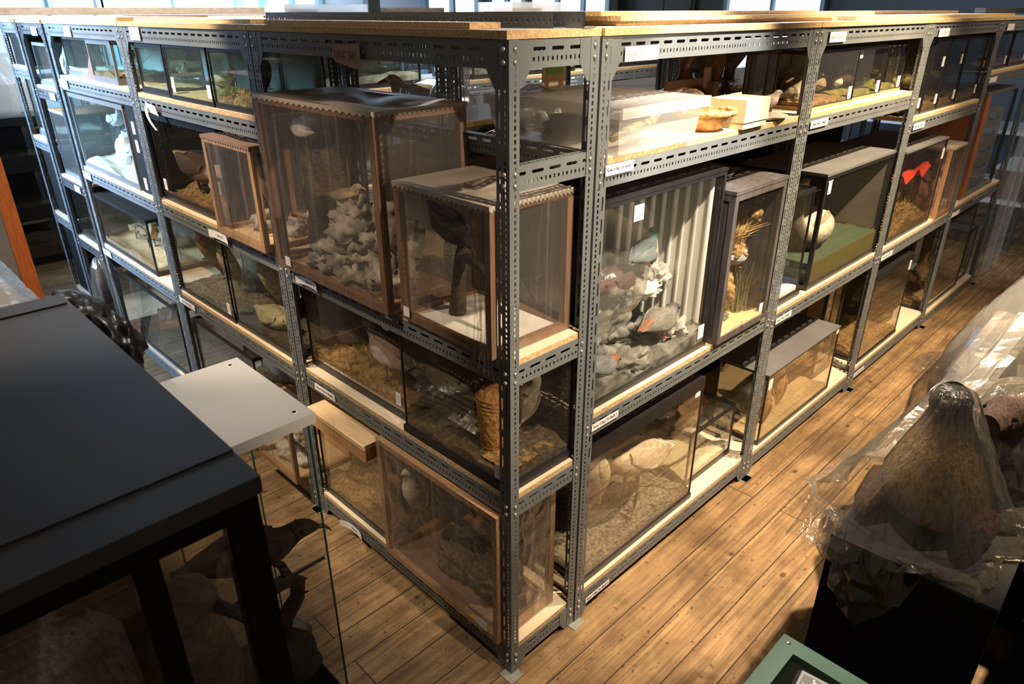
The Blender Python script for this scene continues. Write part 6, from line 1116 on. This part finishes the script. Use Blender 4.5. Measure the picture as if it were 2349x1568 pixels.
GC = thing('green_case', 'green framed flat glass topped case at the bottom edge', 'display case', (-0.42, -1.42, 0)); w, d, h = 0.57, 0.636, 0.70
MB().box(0.01, w - 0.01, 0.01, d - 0.01, 0, 0.60).build('case_body', M['blackm'], GC)
m_ = MB(); b = 0.042; m_.box(0, b, 0, d, 0.60, h); m_.box(w - b, w, 0, d, 0.60, h); m_.box(b, w - b, 0, b, 0.60, h); m_.box(b, w - b, d - b, d, 0.60, h); m_.build('lid_frame', M['greenpaint'], GC)
m_ = MB(); m_.quad((b, b, h - 0.012), (w - b, b, h - 0.012), (w - b, d - b, h - 0.012), (b, d - b, h - 0.012)); m_.build('glass_top', M['glass'], GC); MB().box(0.30, 0.50, 0.50, 0.56, 0.601, 0.604).build('backing_card', M['card'], GC)
for x, y in ((0.02, 0.02), (w - .02, .02), (w - .02, d - .02), (.02, d - .02)):
    m_ = MB(); m_.lathe([(0.006, 0), (0.004, 0.0015)], 10, (x, y, h)); m_.build('screw', M['bolt'], GC)
PC = thing('wrapped_parcel', 'brown and white parcel in clear film on the green framed case', 'parcel', (-0.22, -1.18, 0.7015), 0.12); MB().box(0, 0.27, 0, 0.27, 0, 0.055).build('parcel_body', M['card'], PC); m_ = MB(); m_.box(-0.002, 0.272, -0.002, 0.272, 0.056, 0.066); m_.build('white_top', M['snow'], PC); m_ = MB(); m_.grid(16, 16, lambda a, c: (-0.012 + 0.294 * a, -0.012 + 0.294 * c, 0.072 + 0.014 * noise.noise(Vector((a * 6, c * 6, 4))) - 0.05 * max(0, 2 * max(abs(a - .5), abs(c - .5)) - 0.9) * 4), smooth=False); m_.build('film_wrap', M['bag'], PC)
BN = thing('waste_bin', 'blue plastic waste bin with white paper in it, in the aisle', 'bin', (3.22, -0.60, 0), 0.15); m_ = MB()
def rr(z, a, b): return [(-a, -b, z), (a, -b, z), (a, b, z), (-a, b, z)]
L4 = [rr(0, .11, .085), rr(.36, .15, .12), rr(.36, .165, .135), rr(.385, .165, .135), rr(.385, .145, .115), rr(.02, .105, .08)]
vs = [p for q in L4 for p in q]; fs = [(i*4+k, i*4+(k+1) % 4, (i+1)*4+(k+1) % 4, (i+1)*4+k) for i in range(5) for k in range(4)] + [(3, 2, 1, 0), (20, 21, 22, 23)]
m_.add(vs, fs); m_.build('bin_body', M['binblue'], BN)
m_ = MB(); m_.blob((0, 0, 0.0), (0.085, 0.07, 0.10), 3, 0.5, 2, 3, smooth=False); o_ = m_.build('crumpled_paper', M['label'], None, (3.22, -0.60, 0.27)); tag(o_, 'crumpled white paper inside the blue waste bin', 'paper')
m_ = MB(); m_.grid(22, 14, lambda a, c: (3.35 + 0.42 * a + 0.05 * math.sin(c * 4), -0.40 + 0.22 * c, 0.004 + abs(0.07 * noise.noise(Vector((a * 5, c * 4, 7)))) * math.sin(PI * a)), smooth=False); o_ = m_.build('floor_film', M['bag'], None); tag(o_, 'scrap of clear film lying on the floor beside the blue bin', 'film')
# ------------------------------------------------------------------ far right
m_ = MB(); m_.grid(20, 24, lambda a, c: (5.45 + 0.55 * a, -0.03 + 0.02 * math.sin(a * 13 + c), 0.06 + 1.52 * c)); o_ = m_.build('polythene_curtain', M['milky']); tag(o_, 'milky polythene curtain hanging at the far end of the row', 'polythene')
TB = thing('low_table', 'white topped low table beyond the end of the row', 'table', (6.55, -0.45, 0)); MB().box(0, 1.3, 0, 1.2, 0.42, 0.45).build('table_top', M['white'], TB)
for x in (0.05, 1.2):
    for y in (0.05, 1.1): MB().box(x, x + 0.05, y, y + 0.05, 0, 0.42).build('leg', M['steel_dark'], TB)
t_ = thing('wrapped_box', 'pinkish box in glossy film with a white top, on the low table', 'box', (6.65, -0.15, 0.4505)); MB().box(0, 0.6, 0, 0.45, 0, 0.26).build('box_body', M['pinkcloth'], t_); MB().box(-0.005, 0.605, -0.005, 0.455, 0.261, 0.30).build('box_top', M['white'], t_); m_ = MB(); m_.grid(12, 8, lambda a, c: (-0.012 - 0.006 * math.sin(a * 20), 0.46 * a, 0.27 * c), smooth=False); m_.build('film_wrap', M['bag'], t_)
TB2 = thing('white_bench', 'white bench top with dark legs near the right wall', 'bench', (7.9, 0.3, 0)); MB().box(0, 0.8, 0, 2.2, 0.86, 0.9).build('bench_top', M['white'], TB2)
for x in (0.05, 0.7):
    for y in (0.05, 2.1): MB().box(x, x + 0.05, y, y + 0.05, 0, 0.86).build('leg', M['steel_dark'], TB2)
for o in list(bpy.data.objects):
    for k in ('_w', '_d', '_b', '_h'):
        if k in o: del o[k]
